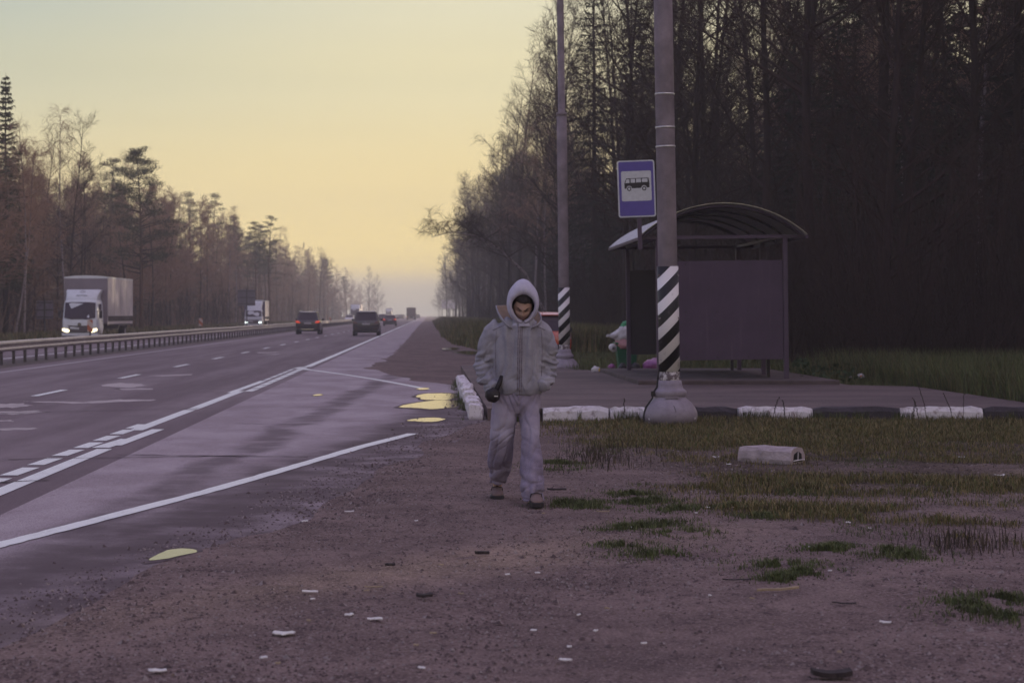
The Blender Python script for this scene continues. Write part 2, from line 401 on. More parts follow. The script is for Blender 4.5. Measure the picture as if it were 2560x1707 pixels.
strip_pts([(-3.78, 25.8), (-3.74, 31.3)], .18, .0085, b); strip_pts([(-3.72, 31.5), (-3.68, 39.0)], .18, .0085, b)
strip_pts([(-3.78, 38.2), (-3.72, 45)], .15, .0085, b)
y = 16.0
while y < 26.5: strip_pts([(-3.90, y), (-3.88, y + .95)], .17, .0085, b); y += 1.28
y = 38.8
while y < 55.5: strip_pts([(-3.50, y), (-3.48, y + 1.5)], .17, .0085, b); y += 1.75
y = 45.4
while y < 53: strip_pts([(-3.72, y), (-3.70, y + 1.5)], .10, .0085, b); y += 1.9
structure(b.build('edge_line', M['paint']))
b = MB()
P = [at(735,921), at(790,927), at(870,938), at(950,951), at(1015,963), at(1070,974)]
strip_pts(P, .16, .0085, b, .15); strip_pts([at(770,917), at(742,920), at(775,924)], .16, .0088, b)
structure(b.build('bay_exit_line', M['paint']))
b = MB(); P0 = [at(-60,1380), at(0,1364), at(180,1318), at(337,1277), at(500,1235), at(653,1192), at(762,1160), at(900,1119), at(1032,1085)]
P = []
for a, c in zip(P0, P0[1:]):
    for t in range(8): P.append((a[0]+(c[0]-a[0])*t/8, a[1]+(c[1]-a[1])*t/8))
P.append(P0[-1]); strip_pts(P, .15, .0085, b, .10)
structure(b.build('bay_entry_line', M['paint']))
# pale patched repairs and transverse cracks in the carriageway
def ragged(b, pts, z, r):
    pts2 = []
    n = len(pts)
    for i in range(n):
        a, c = pts[i], pts[(i+1) % n]
        for t in range(5):
            q = t / 5; pts2.append((a[0]+(c[0]-a[0])*q + r.uniform(-.05,.05), a[1]+(c[1]-a[1])*q + r.uniform(-.14,.14), z))
    b.add(pts2, [tuple(range(len(pts2)))])
b = MB()
def pix_poly(pp): return [at(x, y) for x, y in pp]
for pp in ([(250,963),(300,957),(350,960),(365,963),(330,970),(300,969),(262,966)], [(370,940),(480,935),(478,938),(410,941)], [(290,972),(385,971),(380,974),(300,975)],
           [(65,1003),(210,1006),(300,999),(385,999),(380,1002),(240,1008),(180,1009),(70,1005)], [(-20,1012),(60,1008),(80,1014),(40,1020),(-20,1018)], [(-20,1030),(90,1027),(110,1031),(40,1037),(-20,1036)],
           [(-30,1050),(30,1051),(28,1054),(-30,1055)], [(-30,1072),(95,1069),(90,1074),(-30,1078)], [(640,881),(700,880),(690,882),(645,883)], [(655,886),(700,885),(690,887)]):
    ragged(b, pix_poly(pp), .0065, rng)
structure(b.build('road_patches', M['patch']))
b = MB()
for (x0, y0), (x1, y1), w in (((20,1150),(640,1140),.05), ((0,1034),(500,1022),.05), ((480,972),(700,974),.06), ((500,1022),(850,1018),.04), ((290,1138),(770,1144),.05), ((0,1208),(120,1202),.05), ((590,1060),(800,1063),.035), ((660,913),(760,911),.05)):
    a, c = at(x0, y0), at(x1, y1); n = 26
    P = [(a[0]+(c[0]-a[0])*i/n, a[1]+(c[1]-a[1])*i/n + .10*noise.noise(Vector((i*.5, x0, 0)))) for i in range(n+1)]
    strip_pts(P, w, .0105, b, .6)
structure(b.build('road_cracks', M['crack']))

# puddles
M['wet'] = mat('wet_asphalt', (.11,.082,.090), .75, .4, 9, bump=.3, bscale=60, spec=.1)
def puddle(cx, cy, rx, ry, ang, seed, z=.0125):
    r = random.Random(seed); n = 60; vs = []
    for i in range(n):
        a = 2*math.pi*i/n; q = 1 + .42*noise.noise(Vector((math.cos(a)*1.4+seed, math.sin(a)*1.4, seed))) + .10*noise.noise(Vector((math.cos(a)*6, math.sin(a)*6, seed*3)))
        x, y = rx*q*math.cos(a), ry*q*math.sin(a)
        vs.append((cx + x*math.cos(ang)-y*math.sin(ang), cy + x*math.sin(ang)+y*math.cos(ang), z))
    m = MB(); m.add(vs, [tuple(range(n))]); return m
def px_puddle(pts, seed, z=.0105, amp=1.0):
    c = Vector((0, 0)); P = [Vector(at(x, y)) for x, y in pts]; n = len(P); vs = []
    for i in range(n):
        p0, p1, p2, p3 = P[i-1], P[i], P[(i+1) % n], P[(i+2) % n]
        for k in range(8):
            t = k/8; q = .5*((2*p1) + (p2-p0)*t + (2*p0-5*p1+4*p2-p3)*t*t + (3*p1-p0-3*p2+p3)*t**3)
            w = amp*.05*noise.noise(Vector((q.x*4, q.y*2, seed))) + amp*.035*noise.noise(Vector((q.x*14, q.y*5, seed+2))); vs.append((q.x + w, q.y + w*4, z))
    m = MB(); m.add(vs, [tuple(range(len(vs)))]); cx = sum(v[0] for v in vs)/len(vs); cy = sum(v[1] for v in vs)/len(vs)
    e = MB(); e.add([(cx+(v[0]-cx)*(1.16+.16*noise.noise(Vector((v[0]*3, v[1]*2, seed)))), cy+(v[1]-cy)*(1.30+.3*noise.noise(Vector((v[0]*3, v[1]*2, seed+4)))), z-.0032) for v in vs], [tuple(range(len(vs)))]); structure(e.build('wet_margin', M['wet']))
    return structure(m.build('puddle', M['water']))
px_puddle([(1040,991),(1065,985),(1110,984),(1138,986),(1141,994),(1120,1000),(1078,1001),(1052,997)], 1)
px_puddle([(1000,1017),(1035,1009),(1080,1003),(1140,1002),(1153,1009),(1135,1019),(1090,1023),(1040,1022)], 2, .0108)
px_puddle([(1019,1052),(1050,1047),(1095,1046),(1112,1050),(1085,1055),(1045,1056)], 3, .0105)
px_puddle([(372,1402),(412,1381),(440,1375),(480,1377),(490,1384),(450,1392),(405,1402)], 4, .0112, .3)
px_puddle([(1044,972),(1068,971),(1070,974),(1048,975)], 5)
px_puddle([(1105,873),(1130,870),(1147,872),(1138,876),(1112,876)], 6, .03)
px_puddle([(1135,881),(1165,879),(1190,880),(1192,888),(1160,889),(1142,885)], 7, .03)
px_puddle([(785,988),(800,986),(806,988),(795,990)], 8)

# bus stop platform: raised asphalt, with a low slab under the shelter
b = MB()
poly = [(.83,28.2),(8.75,28.2),(9.0,30.5),(8.95,36.9),(7.9,37.6),(7.7,47),(3.9,47.5),(2.6,52),(.83,52)]
n = len(poly); top = [(x, y, .175) for x, y in poly]; bot = [(x, y, -.1) for x, y in poly]
b.add(top, [tuple(range(n))]); b.add(bot + top, [(i, (i+1) % n, n+(i+1) % n, n+i) for i in range(n)])
structure(b.build('platform', M['platform']))
b = MB(); b.box(3.95, 7.75, 37.7, 46.2, .15, .26)
structure(b.build('shelter_slab', mat('slab_concrete', (.085,.062,.064), .9, .35, 2, bump=.4, bscale=20), bevel=.02))

# ------------------------------------------------------------------ kerbstones, each one a thing
ORD = ['first','second','third','fourth','fifth','sixth','seventh','eighth','ninth','tenth','eleventh','twelfth','thirteenth','fourteenth']
def kerb_mesh(L, seed, m, w=.19, h=.34):
    r = random.Random(seed); nxs = 9; rings = []
    for i in range(nxs):
        t = i/(nxs-1); x = (t-.5)*L; e = .02 if i in (0, nxs-1) else 0
        ring = []
        for (yy, zz) in ((-w/2, 0), (w/2, 0), (w/2, h-.02), (w/2-.03, h), (-w/2+.06, h), (-w/2+.015, h-.06)):
            j = .012; s = .93 if e else 1.0
            ring.append((x + r.uniform(-.01,.01), yy*s + r.uniform(-j,j), (zz if zz == 0 else zz - e + r.uniform(-j,j))))
        rings.append(ring)
    b = MB(); b.loft(rings); return b.mesh('kerbstone', m)
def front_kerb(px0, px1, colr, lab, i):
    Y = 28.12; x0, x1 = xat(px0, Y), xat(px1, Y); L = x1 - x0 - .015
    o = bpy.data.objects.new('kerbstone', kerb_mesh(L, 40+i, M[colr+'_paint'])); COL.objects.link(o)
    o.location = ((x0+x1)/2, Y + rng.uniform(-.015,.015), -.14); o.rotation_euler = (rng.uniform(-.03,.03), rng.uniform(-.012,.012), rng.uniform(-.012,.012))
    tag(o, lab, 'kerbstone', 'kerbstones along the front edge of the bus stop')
for i, a in enumerate(((1240,1352,'black','black painted kerbstone just right of the walking man'), (1356,1522,'white','white painted kerbstone with weeds, just right of the black one beside the man'),
        (1524,1622,'white','white kerbstone immediately left of the near pole base'), (1624,1840,'black','dark kerbstone mostly behind the near pole base'),
        (1844,2030,'white','long white kerbstone in the grass, right of the pole base'), (2032,2246,'black','black kerbstone between two white ones at the right'),
        (2248,2456,'white','rightmost white kerbstone, with tall dry weeds before it'), (2458,2620,'black','black kerbstone at the right end of the front kerb'))):
    front_kerb(*a, i)
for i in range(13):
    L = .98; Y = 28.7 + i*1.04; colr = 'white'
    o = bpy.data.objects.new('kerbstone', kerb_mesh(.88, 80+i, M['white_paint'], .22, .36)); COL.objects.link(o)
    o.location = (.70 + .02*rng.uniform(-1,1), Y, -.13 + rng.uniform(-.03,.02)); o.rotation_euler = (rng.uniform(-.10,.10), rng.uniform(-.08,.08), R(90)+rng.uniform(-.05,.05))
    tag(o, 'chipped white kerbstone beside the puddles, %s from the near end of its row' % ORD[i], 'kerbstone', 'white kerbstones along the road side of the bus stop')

# ------------------------------------------------------------------ guard rail on the median
gr = thing('guard_rail', 'galvanised steel guard rail running along the middle of the highway', 'guard rail', (-12.66, 20, 0))
def wbeam(yc0, yc1, side, sag):
    prof = [(.0,.40),(.055,.43),(.075,.475),(.055,.51),(.005,.55),(.005,.565),(.055,.60),(.078,.64),(.055,.69),(.0,.71)]
    b = MB(); rings = []
    for k in range(2):
        y = (yc0, yc1 + .12)[k]; lift = (0, .004)[k]
        rings.append([(side*(.06 + p + (.012 if k else 0)), y, z + sag[k]) for p, z in prof])
    b.loft(rings, caps=False, closed=False); return b
GRM = mat('rail_zinc', (.50, .45, .43), .42, .18, 3, metal=.55, bump=.1, bscale=12)
GRP = mat('rail_post', (.10, .085, .09), .6, .3, 8, metal=.3)
post_b = MB(); post_b.box(-.045,.045,-.03,.03,0,.66); post_me = post_b.mesh('post', GRP)
spc = 1.74; npost = 0; late = MB(); y = 30 - 20
sagf = lambda y: .022*noise.noise(Vector((y*.13, 0, 4)))
rest = MB()
for i in range(330):
    yy = 14 + i*spc
    if yy < 50: continue
    if npost < 99:
        o = bpy.data.objects.new('post', post_me); COL.objects.link(o); o.parent = gr; o.location = (0, yy-20, sagf(yy)); o.rotation_euler = (rng.uniform(-.03,.03), rng.uniform(-.05,.05), 0)
        npost += 1
    else: rest.box(-.045,.045, yy-20-.03, yy-20+.03, 0, .66)
rest.build('posts', GRP, gr)['kind'] = 'stuff'
seg = 1.74*2; yy = 44; k = 0
beams = {1: MB(), -1: MB()}
while yy < 800:
    L = seg if yy < 200 else seg*4
    for s_ in (1, -1):
        t = wbeam(yy-20, yy-20+L, s_, (sagf(yy), sagf(yy+L))); beams[s_].add(t.v, t.f)
    yy += L; k += 1
for s_ in (1, -1):
    o = beams[s_].build('beam', GRM, gr); sm = o.modifiers.new('thick', 'SOLIDIFY'); sm.thickness = .006
b = MB(); yy = 44                                   # bolted splice blocks between post and lower beam
while yy < 240:
    for s_ in (1, -1): b.box(min(s_*.02, s_*.07), max(s_*.02, s_*.07), yy-20-.09, yy-20+.09, .43, .69)
    yy += 1.74
b.build('spacer_blocks', GRP, gr)['kind'] = 'stuff'

# ------------------------------------------------------------------ light poles with striped collars
g = G('hazard_stripes'); x, y, z = g.xyz()
s = g.math('FRACT', g.math('DIVIDE', g.math('SUBTRACT', g.math('SUBTRACT', z, x), 1.965), .333))
w = g.rng(s, .486, .500, 1, 0); dirtn = g.rng(g.noise(7, 6, .7), .58, .74, 0, .5)
c = g.mix(w, (.012, .010, .013), (.78, .74, .76)); c = g.mix(dirtn, c, (.24, .20, .21)); M['stripes'] = g.done(c, .5, .4)
g = G('flaking_concrete'); w = g.rng(g.noise(16, 5, .75), .49, .53); c = g.mix(w, (.14,.11,.12), (.58,.54,.55)); g.bump(w, .6, .01); M['flaking'] = g.done(c, .8, .3)
def light_pole(label, X, Y, lean, dz=0, clamps=True):
    t = thing('light_pole', label, 'pole', (X, Y, dz), 0, 'concrete light poles at the bus stop'); t.rotation_euler = (0, lean, rng.uniform(-.2, .2)*0)
    b = MB(); prof = [(.30,-.1),(.33,.0),(.352,.05),(.366,.10),(.368,.15),(.36,.19),(.335,.245),(.295,.30),(.245,.345),(.212,.375),(.203,.385),(.214,.395),(.222,.41),(.228,.44),(.222,.465),(.20,.485),(.182,.50),(.168,.55),(.158,.605),(.13,.61)]
    b.lathe(prof, 40); base = b.build('base', M['pole_paint'], t, smooth=True)
    b = MB(); b.box(-.09,.09,-.232,-.205,.375,.392); b.build('lid_lip', M['pole_paint'], base)
    b = MB()
    for a in (-.95, .95): b.blob((.33*math.sin(a), -.33*math.cos(a), .10), .05, .02, .028, rng, amp=.02)
    b.build('bolt_cover', mat('bolt_cover_paint', (.62,.58,.64), .5, .1), base, smooth=True)
    b = MB(); b.lathe([(.137,.55),(.137,.74)], 32); b.build('collar', M['flaking'], t, smooth=True)
    b = MB(); b.lathe([(.135,.73),(.131,2.2),(.127,5.0),(.125,6.45)], 36); b.build('shaft', M['concrete'], t, smooth=True)
    b = MB(); b.lathe([(.1355,6.44),(.1355,6.52),(.09,6.53),(.088,9),(.084,11.5)], 28); b.build('upper_shaft', M['concrete'], t, smooth=True)
    b = MB(); b.lathe([(.143,.73),(.1435,2.15)], 44, caps=False); pl = b.build('striped_plate', M['stripes'], t, smooth=True); pl.modifiers.new('t', 'SOLIDIFY').thickness = .004
    b = MB()
    for z in (.88, 1.45, 2.03):
        for s_ in (-1, 1): b.box(s_*.128-.012, s_*.128+.012, -.085, -.06, z-.012, z+.012)
    b.build('rivets', M['flaking'], pl)['kind'] = 'stuff'
    for z in (3.77, 4.03, 4.48) if clamps else ():
        b = MB(); b.lathe([(.1285,-.013),(.1335,-.012),(.1335,.012),(.1285,.013)], 36); o = b.build('clamp', M['steel'], t, smooth=True); o.location = (0, 0, z); o.rotation_euler = (.0, rng.uniform(-.03,.03), 0)
    return t
p1 = light_pole('near concrete light pole with black and white striped collar and bulging grey base', xat(1676,27.1), 27.1, R(-1.0))
b = MB(); cab = [(-.36,-.10,.02),(-.372,-.08,.12),(-.34,-.08,.25),(-.25,-.09,.37),(-.235,-.07,.45),(-.18,-.05,.52),(-.15,-.03,.75)]
b.tube(cab, .012, 6); b.box(-.262,-.215,-.10,-.03,.40,.47); b.build('cable', M['dark'], p1)
b = MB(); b.tube([(-.03,-.215,.36),(-.01,-.275,.31),(.02,-.325,.26),(.035,-.352,.20),(.03,-.365,.13)], .004, 4); b.build('crack', M['dark'], p1)
p2 = light_pole('far concrete light pole with striped collar, half behind the walking man', xat(1412,50.0), 50.0, R(-.7), .02, False)

# ------------------------------------------------------------------ bus shelter
sh = thing('bus_shelter', 'violet grey metal bus shelter with arched roof on the bus stop platform', 'bus shelter', (5.7, 38.75, .26))
sh.rotation_euler = (0, R(-.7), 0)
XL, XR, LEN = -1.23, 1.23, 5.9
def post(x, y, z0=-.05, z1=2.72):
    b = MB(); b.box(x-.045, x+.045, y-.045, y+.045, z0, z1); b.build('post', M['shelter'], sh, bevel=.006)
for y in (0, LEN): post(XL, y)
for y in (0, LEN*.45, LEN): post(XR, y)
def panel(name, x0, x1, y0, y1, z0, z1, m):
    b = MB(); b.box(x0, x1, y0, y1, z0, z1); o = b.build(name, m, sh, bevel=.004)
    return o
pn = panel('end_panel', XL+.047, XR-.047, -.012, .012, .36, 2.28, M['panel'])
b = MB()
for x in (XL+.12, -.7, -.1, .5, XR-.12):
    for z in (.42, 1.3, 2.22): b.blob((x, -.016, z), .016, .008, .016, rng, amp=.02, n=8, m=4)
b.build('rivets', M['shelter_dark'], pn)['kind'] = 'stuff'
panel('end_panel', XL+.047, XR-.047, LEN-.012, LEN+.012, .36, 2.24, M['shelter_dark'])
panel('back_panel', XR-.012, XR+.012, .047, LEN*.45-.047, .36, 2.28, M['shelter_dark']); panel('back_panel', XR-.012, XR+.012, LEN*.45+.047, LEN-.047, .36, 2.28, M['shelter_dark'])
b = MB()
b.box(XL-.38, XR+.38, -.05, .03, 2.705, 2.77); b.build('cross_beam', M['shelter'], sh, bevel=.005)
b = MB(); b.box(XL-.38, XR+.38, LEN-.03, LEN+.05, 2.705, 2.77); b.build('cross_beam', M['shelter'], sh, bevel=.005)
for x in (XL, XR):
    b = MB(); b.box(x-.035, x+.035, .032, LEN-.032, 2.71, 2.765); b.build('long_beam', M['shelter'], sh)
b = MB(); b.box(XR-.42, XR-.06, .3, LEN-.3, .40, .45)
for y in (.6, LEN-.6): b.box(XR-.28, XR-.22, y-.03, y+.03, 0, .40)
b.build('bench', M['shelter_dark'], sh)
HS, RISE = 1.61, .62; RAD = (HS*HS + RISE*RISE) / (2*RISE)
def arc(n, off=0.0):
    a0 = math.asin(HS/RAD); return [((RAD+off)*math.sin(a0*(2*i/n-1)), (RAD+off)*math.cos(a0*(2*i/n-1)) - RAD + RISE + 2.75) for i in range(n+1)]
b = MB(); ny = 150; rings = []
for j in range(ny + 1):                                   # corrugated sheet bent over the bows
    y = -.28 + (LEN+.56)*j/ny; off = .018*(1 if (j % 6) < 2 else -.4)
    rings.append([(x, y, z) for x, z in arc(28, off)])
b.loft(rings, caps=False, closed=False); ro = b.build('roof', M['roof'], sh, smooth=False); ro.modifiers.new('t', 'SOLIDIFY').thickness = .006
for y in (-.24, 0.0, LEN*.25, LEN*.5, LEN*.75, LEN, LEN+.24):
    b = MB(); b.tube([(x, y, z) for x, z in arc(24, -.05)], .024, 5); b.build('bow', M['shelter_dark'], sh)
for s_ in (-1, 1):
    b = MB(); b.box(min(s_*(HS-.035), s_*(HS+.02)), max(s_*(HS-.035), s_*(HS+.02)), -.3, LEN+.3, 2.69, 2.745); b.build('eave_rail', M['shelter'], sh)

# ------------------------------------------------------------------ bus stop sign on the shelter corner
M['sign_blue'] = mat('sign_blue', (.085, .060, .30), .4, .06, 8); M['sign_white'] = mat('sign_white', (.52, .53, .57), .4, .10, 14, detail=8)
M['sign_black'] = mat('sign_black', (.016, .012, .018), .5, .1)
sg = thing('bus_stop_sign', 'blue and white bus stop sign with a black bus, on the shelter roof corner', 'sign', (xat(1603,38.6), 38.45, 2.85)); sg.rotation_euler = (0, R(-2.0), R(-2))
def rrect(x0, x1, z0, z1, r, n=5):
    P = []
    for cx, cz, a0 in ((x1-r, z1-r, 0), (x0+r, z1-r, 90), (x0+r, z0+r, 180), (x1-r, z0+r, 270)):
        for i in range(n+1): a = R(a0 + 90*i/n); P.append((cx + r*math.cos(a), cz + r*math.sin(a)))
    return P
b = MB(); b.box(-.075,.005,-.02,.05,-.10,1.0)
b.build('sign_post', M['shelter'], sg)
b = MB(); b.prism(rrect(-.43,.285,.52,1.61,.045), -.045, -.028); pl = b.build('plate', M['sign_white'], sg)
def face(name, poly, lay, m, par): 
    b = MB(); b.prism(poly, -.045-.003*lay, -.046-.003*(lay-1)+.0005); return b.build(name, m, par)
face('blue_field', rrect(-.405,.26,.545,1.585,.03), 1, M['sign_blue'], pl)
face('white_square', rrect(-.358,.214,.83,1.405,.03), 2, M['sign_white'], pl)
def S(px, py): return (-.43 + (px-488)/(740-488)*.715, 1.61 - (py-50)/(418-50)*1.09)
bus = [S(534,232), S(533,198), S(547,166), S(697,165), S(703,205), S(702,228), S(684,229), S(680,218), S(665,212), S(651,218), S(646,230), S(583,231), S(579,219), S(565,213), S(551,218), S(546,232)]
icon = face('bus_symbol', bus, 3, M['sign_black'], pl)
for q in ((548,172,568,196,8),(576,170,606,195,0),(613,170,646,194,0),(652,170,690,193,0)):
    x0, y0, x1, y1, k = q; face('window', [S(x0-k,y1), S(x1,y1), S(x1,y0), S(x0,y0)], 4, M['sign_white'], icon)
def disc(c, r, n=20): return [(c[0]+r*math.cos(2*math.pi*i/n), c[1]+r*math.sin(2*math.pi*i/n)) for i in range(n)]
for cx in (565, 666):
    c = S(cx, 234); face('wheel', disc(c, .041), 4, M['sign_black'], icon); face('hub', disc(c, .023), 5, M['sign_white'], icon)

# ------------------------------------------------------------------ litter bin and rubbish round the shelter
M['green_plastic'] = mat('green_plastic', (.012, .115, .055), .45, .15, 3)
M['bag_white'] = mat('bag_white', (.62,.58,.62), .35, .2, 9, bump=.8, bscale=22); M['bag_purple'] = mat('bag_purple', (.33,.10,.30), .35, .3, 7, bump=.8, bscale=18)
M['bag_black'] = mat('bag_black', (.022,.016,.022), .3, .3, 8, bump=.8, bscale=18); M['bag_pink'] = mat('bag_pink', (.45,.22,.24), .4, .2, 7, bump=.6, bscale=18); M['bag_green'] = mat('bag_green', (.03,.30,.12), .35, .3, 9, bump=.8, bscale=22)
M['cloth_red'] = mat('wrap_yellow', (.6,.42,.12), .5, .3, 9)
BY = 46.9; bx = xat(1566, BY)
bn = thing('litter_bin', 'overfull green plastic litter bin behind the far shelter post', 'bin', (bx, BY, .05))
b = MB(); b.hexa([(-.17,-.2,0),(.17,-.2,0),(.17,.2,0),(-.17,.2,0)], [(-.26,-.28,.78),(.26,-.28,.78),(.26,.28,.78),(-.26,.28,.78)]); b.build('body', M['green_plastic'], bn, bevel=.02)
b = MB(); b.box(-.285,.285,-.305,.305,.75,.80); b.build('rim', M['green_plastic'], bn, bevel=.01)
def bag(name, label, c, r, m, seed, cat='bag', amp=.2, grp=None):
    rr = random.Random(seed); b = MB(); b.blob((0,0,0), *r, rr, n=18, m=12, amp=amp, sc=2.6, floor=-r[2]*.75)
    # knotted neck
    o = b.build(name, m, smooth=True); o.location = (c[0], c[1], c[2] + r[2]*.74); o.rotation_euler = (0, 0, rr.uniform(0, 6)); return tag(o, label, cat, grp)
bag('rubbish_bag', 'white rubbish bag bulging out of the top of the green bin', (bx-.02, BY-.05, .84), (.30,.26,.22), M['bag_white'], 3)
bag('rubbish_bag', 'crumpled green bag on top of the heaped bin', (bx+.02, BY, 1.15), (.16,.14,.11), M['bag_green'], 4, amp=.35)
bag('rubbish_bag', 'dull pink bag hanging over the rim of the green bin', (bx-.12, BY-.24, .70), (.19,.10,.14), M['bag_pink'], 5)
b = MB(); b.lathe([(.035,-.09),(.085,-.09),(.085,.09),(.035,.09)], 20, axis='y', caps=False); o = b.build('paper_roll', M['bag_white'], smooth=True); o.location = (bx-.33, BY-.16, .72); o.rotation_euler = (.2, .3, .2); tag(o, 'white paper roll hanging off the left side of the green bin', 'paper roll')
b = MB(); rr = random.Random(8)
b.blob((0,0,0), .10, .05, .05, rr, n=14, m=8, amp=.4, sc=4); b.blob((-.13,0,.0), .045, .03, .03, rr, amp=.5, sc=5)
o = b.build('wrapper', M['bag_white'], smooth=True); o.location = (bx-.32, BY-.2, 1.0); tag(o, 'silvery crumpled wrapper sticking out left of the bin heap', 'wrapper')
def ground_bag(px, py, wpx, hpx, m, label, seed, name='rubbish_bag', cat='bag', z=.03, amp=.2, yb=None):
    Y = yb or 46.4; s = Y/F; bag(name, label, (xat(px,Y), Y, zat(py, Y)), (wpx*s/2, wpx*s*.4, hpx*s/1.75), m, seed, cat, amp)
ground_bag(1489, 931, 22, 15, M['bag_white'], 'small white bag on the grass left of the bin', 11)
ground_bag(1499, 928, 6, 8, M['cloth_red'], 'small yellow wrapper stuck to the white bag', 12, 'wrapper', 'wrapper', yb=46.2)
ground_bag(1529, 921, 20, 12, M['bag_purple'], 'small crumpled lilac bag on the grass near the bin', 13)
ground_bag(1527, 937, 16, 6, M['bag_white'], 'flattened white bag at the platform edge near the bin', 14, amp=.35)
ground_bag(1556, 932, 28, 24, M['bag_black'], 'black rubbish bag at the foot of the green bin', 15)
ground_bag(1588, 931, 26, 24, M['bag_black'], 'black rubbish bag behind the far shelter post', 16)
ground_bag(1642, 929, 84, 34, M['bag_purple'], 'big purple rubbish bag behind the near shelter post', 17, amp=.14)
ground_bag(2152, 945, 20, 11, M['bag_white'], 'white carton with an orange mark on the grass right of the shelter', 18, 'carton', 'carton', yb=41.5)
ground_bag(2153, 942, 7, 4, mat('orange_print', (.6,.2,.06), .5), 'small orange scrap on the white carton in the grass', 19, 'wrapper', 'wrapper', yb=41.2)
ground_bag(2126, 944, 7, 4, M['bag_white'], 'tiny white scrap beside the white carton in the grass', 20, 'paper_scrap', 'scrap', yb=41.5)
o = ground_bag(1129, 853, 8, 7, M['bag_white'], 'small white bag on the verge at the left of the far grass', 21, yb=112)

# broken kerb block lying in the grass
cb = thing('concrete_block', 'broken white concrete block lying in the grass on the right', 'concrete block', (xat(1925,20.2), 20.15, .0), R(-38))
b = MB(); rr = random.Random(3); rings = []
for i in range(9):
    x = -.30 + .60*i/8; e = .94 if i in (0,) else 1
    rings.append([(x, yy*e + rr.uniform(-.006,.006), max(0, zz*e + rr.uniform(-.007,.007))) for yy, zz in ((-.14,0),(-.15,.05),(-.135,.135),(-.10,.165),(-.0,.178),(.10,.165),(.15,.10),(.15,0))])
b.loft(rings); b.build('block', mat('weathered_concrete', (.36,.30,.32), .9, .3, 6, bump=.6, bscale=30, detail=8), cb)
b = MB(); b.prism([(-.10,.03),(.08,.03),(.07,.11),(0,.135),(-.08,.11)], 0, .004); o = b.build('hollow_shade', M['dark'], cb); o.rotation_euler = (0, 0, R(90)); o.location = (.306, 0, 0)  # flat dark plate on the solid end, painting the shade of a recess
b = MB(); b.tube([(.312,-.11,.045),(.318,.02,.05),(.312,.12,.048)], .006, 5); b.tube([(.312,-.02,.04),(.316,-.02,.13)], .005, 5); b.build('wire', M['bag_white'], cb)

# small litter and debris on the dirt
def scrap(name, label, px, py, L, Wd, m, cat, seed, rz=None, curl=.03, grp=None, th=.004):
    X, Y = at(px, py); z = dirt_h(X, Y) if Y < 60 else 0
    rr = random.Random(seed); n = 5; b = MB(); rings = []
    for i in range(n+1):
        t = i/n - .5; w = Wd*(.45 + .55*math.cos(t*2.2))*rr.uniform(.65,1.2); zz = .006 + curl*L*(t*2)**2*.5 + rr.uniform(0,.004)
        sk = rr.uniform(-.18,.18)*Wd; rings.append([(t*L, -w/2+sk, zz), (t*L, w/2+sk, zz+rr.uniform(-.003,.006)), (t*L, w/2+sk, zz+th+.003), (t*L, -w/2+sk, zz+th)])
    b.loft(rings); o = b.build(name, m); o.location = (X, Y, z + .004); o.rotation_euler = (0, 0, rr.uniform(-.6,.6) if rz is None else rz); return tag(o, label, cat, grp)
M['plastic'] = mat('white_plastic', (.62,.60,.60), .4, .15, 8); M['wood'] = mat('raw_wood', (.30,.23,.15), .8, .3, 8); M['dark_wood'] = mat('dark_bark', (.035,.026,.028), .9, .4, 9)
scrap('plastic_scrap', 'large curved white plastic piece in the left foreground dirt', 708, 1597, .10, .075, M['plastic'], 'scrap', 1, -.2)
scrap('plastic_scrap', 'white scrap with a bent end on the dirt, above the curved plastic piece', 775, 1494, .085, .03, M['plastic'], 'scrap', 2, .05)
scrap('plastic_scrap', 'flat white oval scrap right of the curved plastic piece', 937, 1562, .075, .035, M['plastic'], 'scrap', 3, .0)
scrap('plastic_scrap', 'small white scrap just left of the flat oval scrap', 873, 1553, .045, .03, M['plastic'], 'scrap', 4)
scrap('plastic_scrap', 'white scrap nearest the bottom edge at the left', 394, 1690, .075, .04, M['plastic'], 'scrap', 5, .3)
scrap('wood_chip', 'thin pale wood chip lying on the dirt by the roadside', 934, 1478, .10, .012, M['wood'], 'wood chip', 6, .05, .02)
scrap('dark_scrap', 'black bent scrap with a pale edge on the dirt in the foreground', 1061, 1504, .085, .05, M['dark_wood'], 'scrap', 7, -.1, .12, th=.014)
scrap('dark_scrap', 'dark clod of dirt below the walking man', 1205, 1394, .09, .04, M['dark_wood'], 'clod', 8, .1, .03, th=.016)
scrap('dark_scrap', 'small dark clod left of the large dark clod', 975, 1423, .06, .03, M['dark_wood'], 'clod', 9, .1, .03, th=.012)
scrap('plank', 'narrow yellowish stick on the dirt at the right', 1945, 1489, .26, .016, M['wood'], 'stick', 10, .42, .02, th=.01)
scrap('bark_strip', 'black strip of bark beside the front shoe of the man', 1392, 1237, .16, .03, M['dark_wood'], 'bark', 11, -.05, .06, th=.012)
scrap('plastic_scrap', 'white scrap at the bottom, right of centre', 1413, 1656, .055, .03, M['plastic'], 'scrap', 12, -.5)
scrap('wood_chip', 'short pale stick right of the man on the dirt', 1508, 1284, .10, .012, M['wood'], 'wood chip', 13, -.05, .02)
scrap('plastic_scrap', 'pale grey scrap on the dirt near the road edge', 873, 1287, .07, .02, M['plastic'], 'scrap', 14, .1)
scrap('plastic_scrap', 'small white scrap near the asphalt edge', 762, 1309, .045, .02, M['plastic'], 'scrap', 15, .1)
scrap('plastic_scrap', 'white twisted scrap left of the concrete block', 1790, 1147, .07, .035, M['plastic'], 'scrap', 16, -.4, .12)
scrap('plastic_scrap', 'small white scrap below the twisted one by the concrete block', 1822, 1165, .05, .025, M['plastic'], 'scrap', 17)
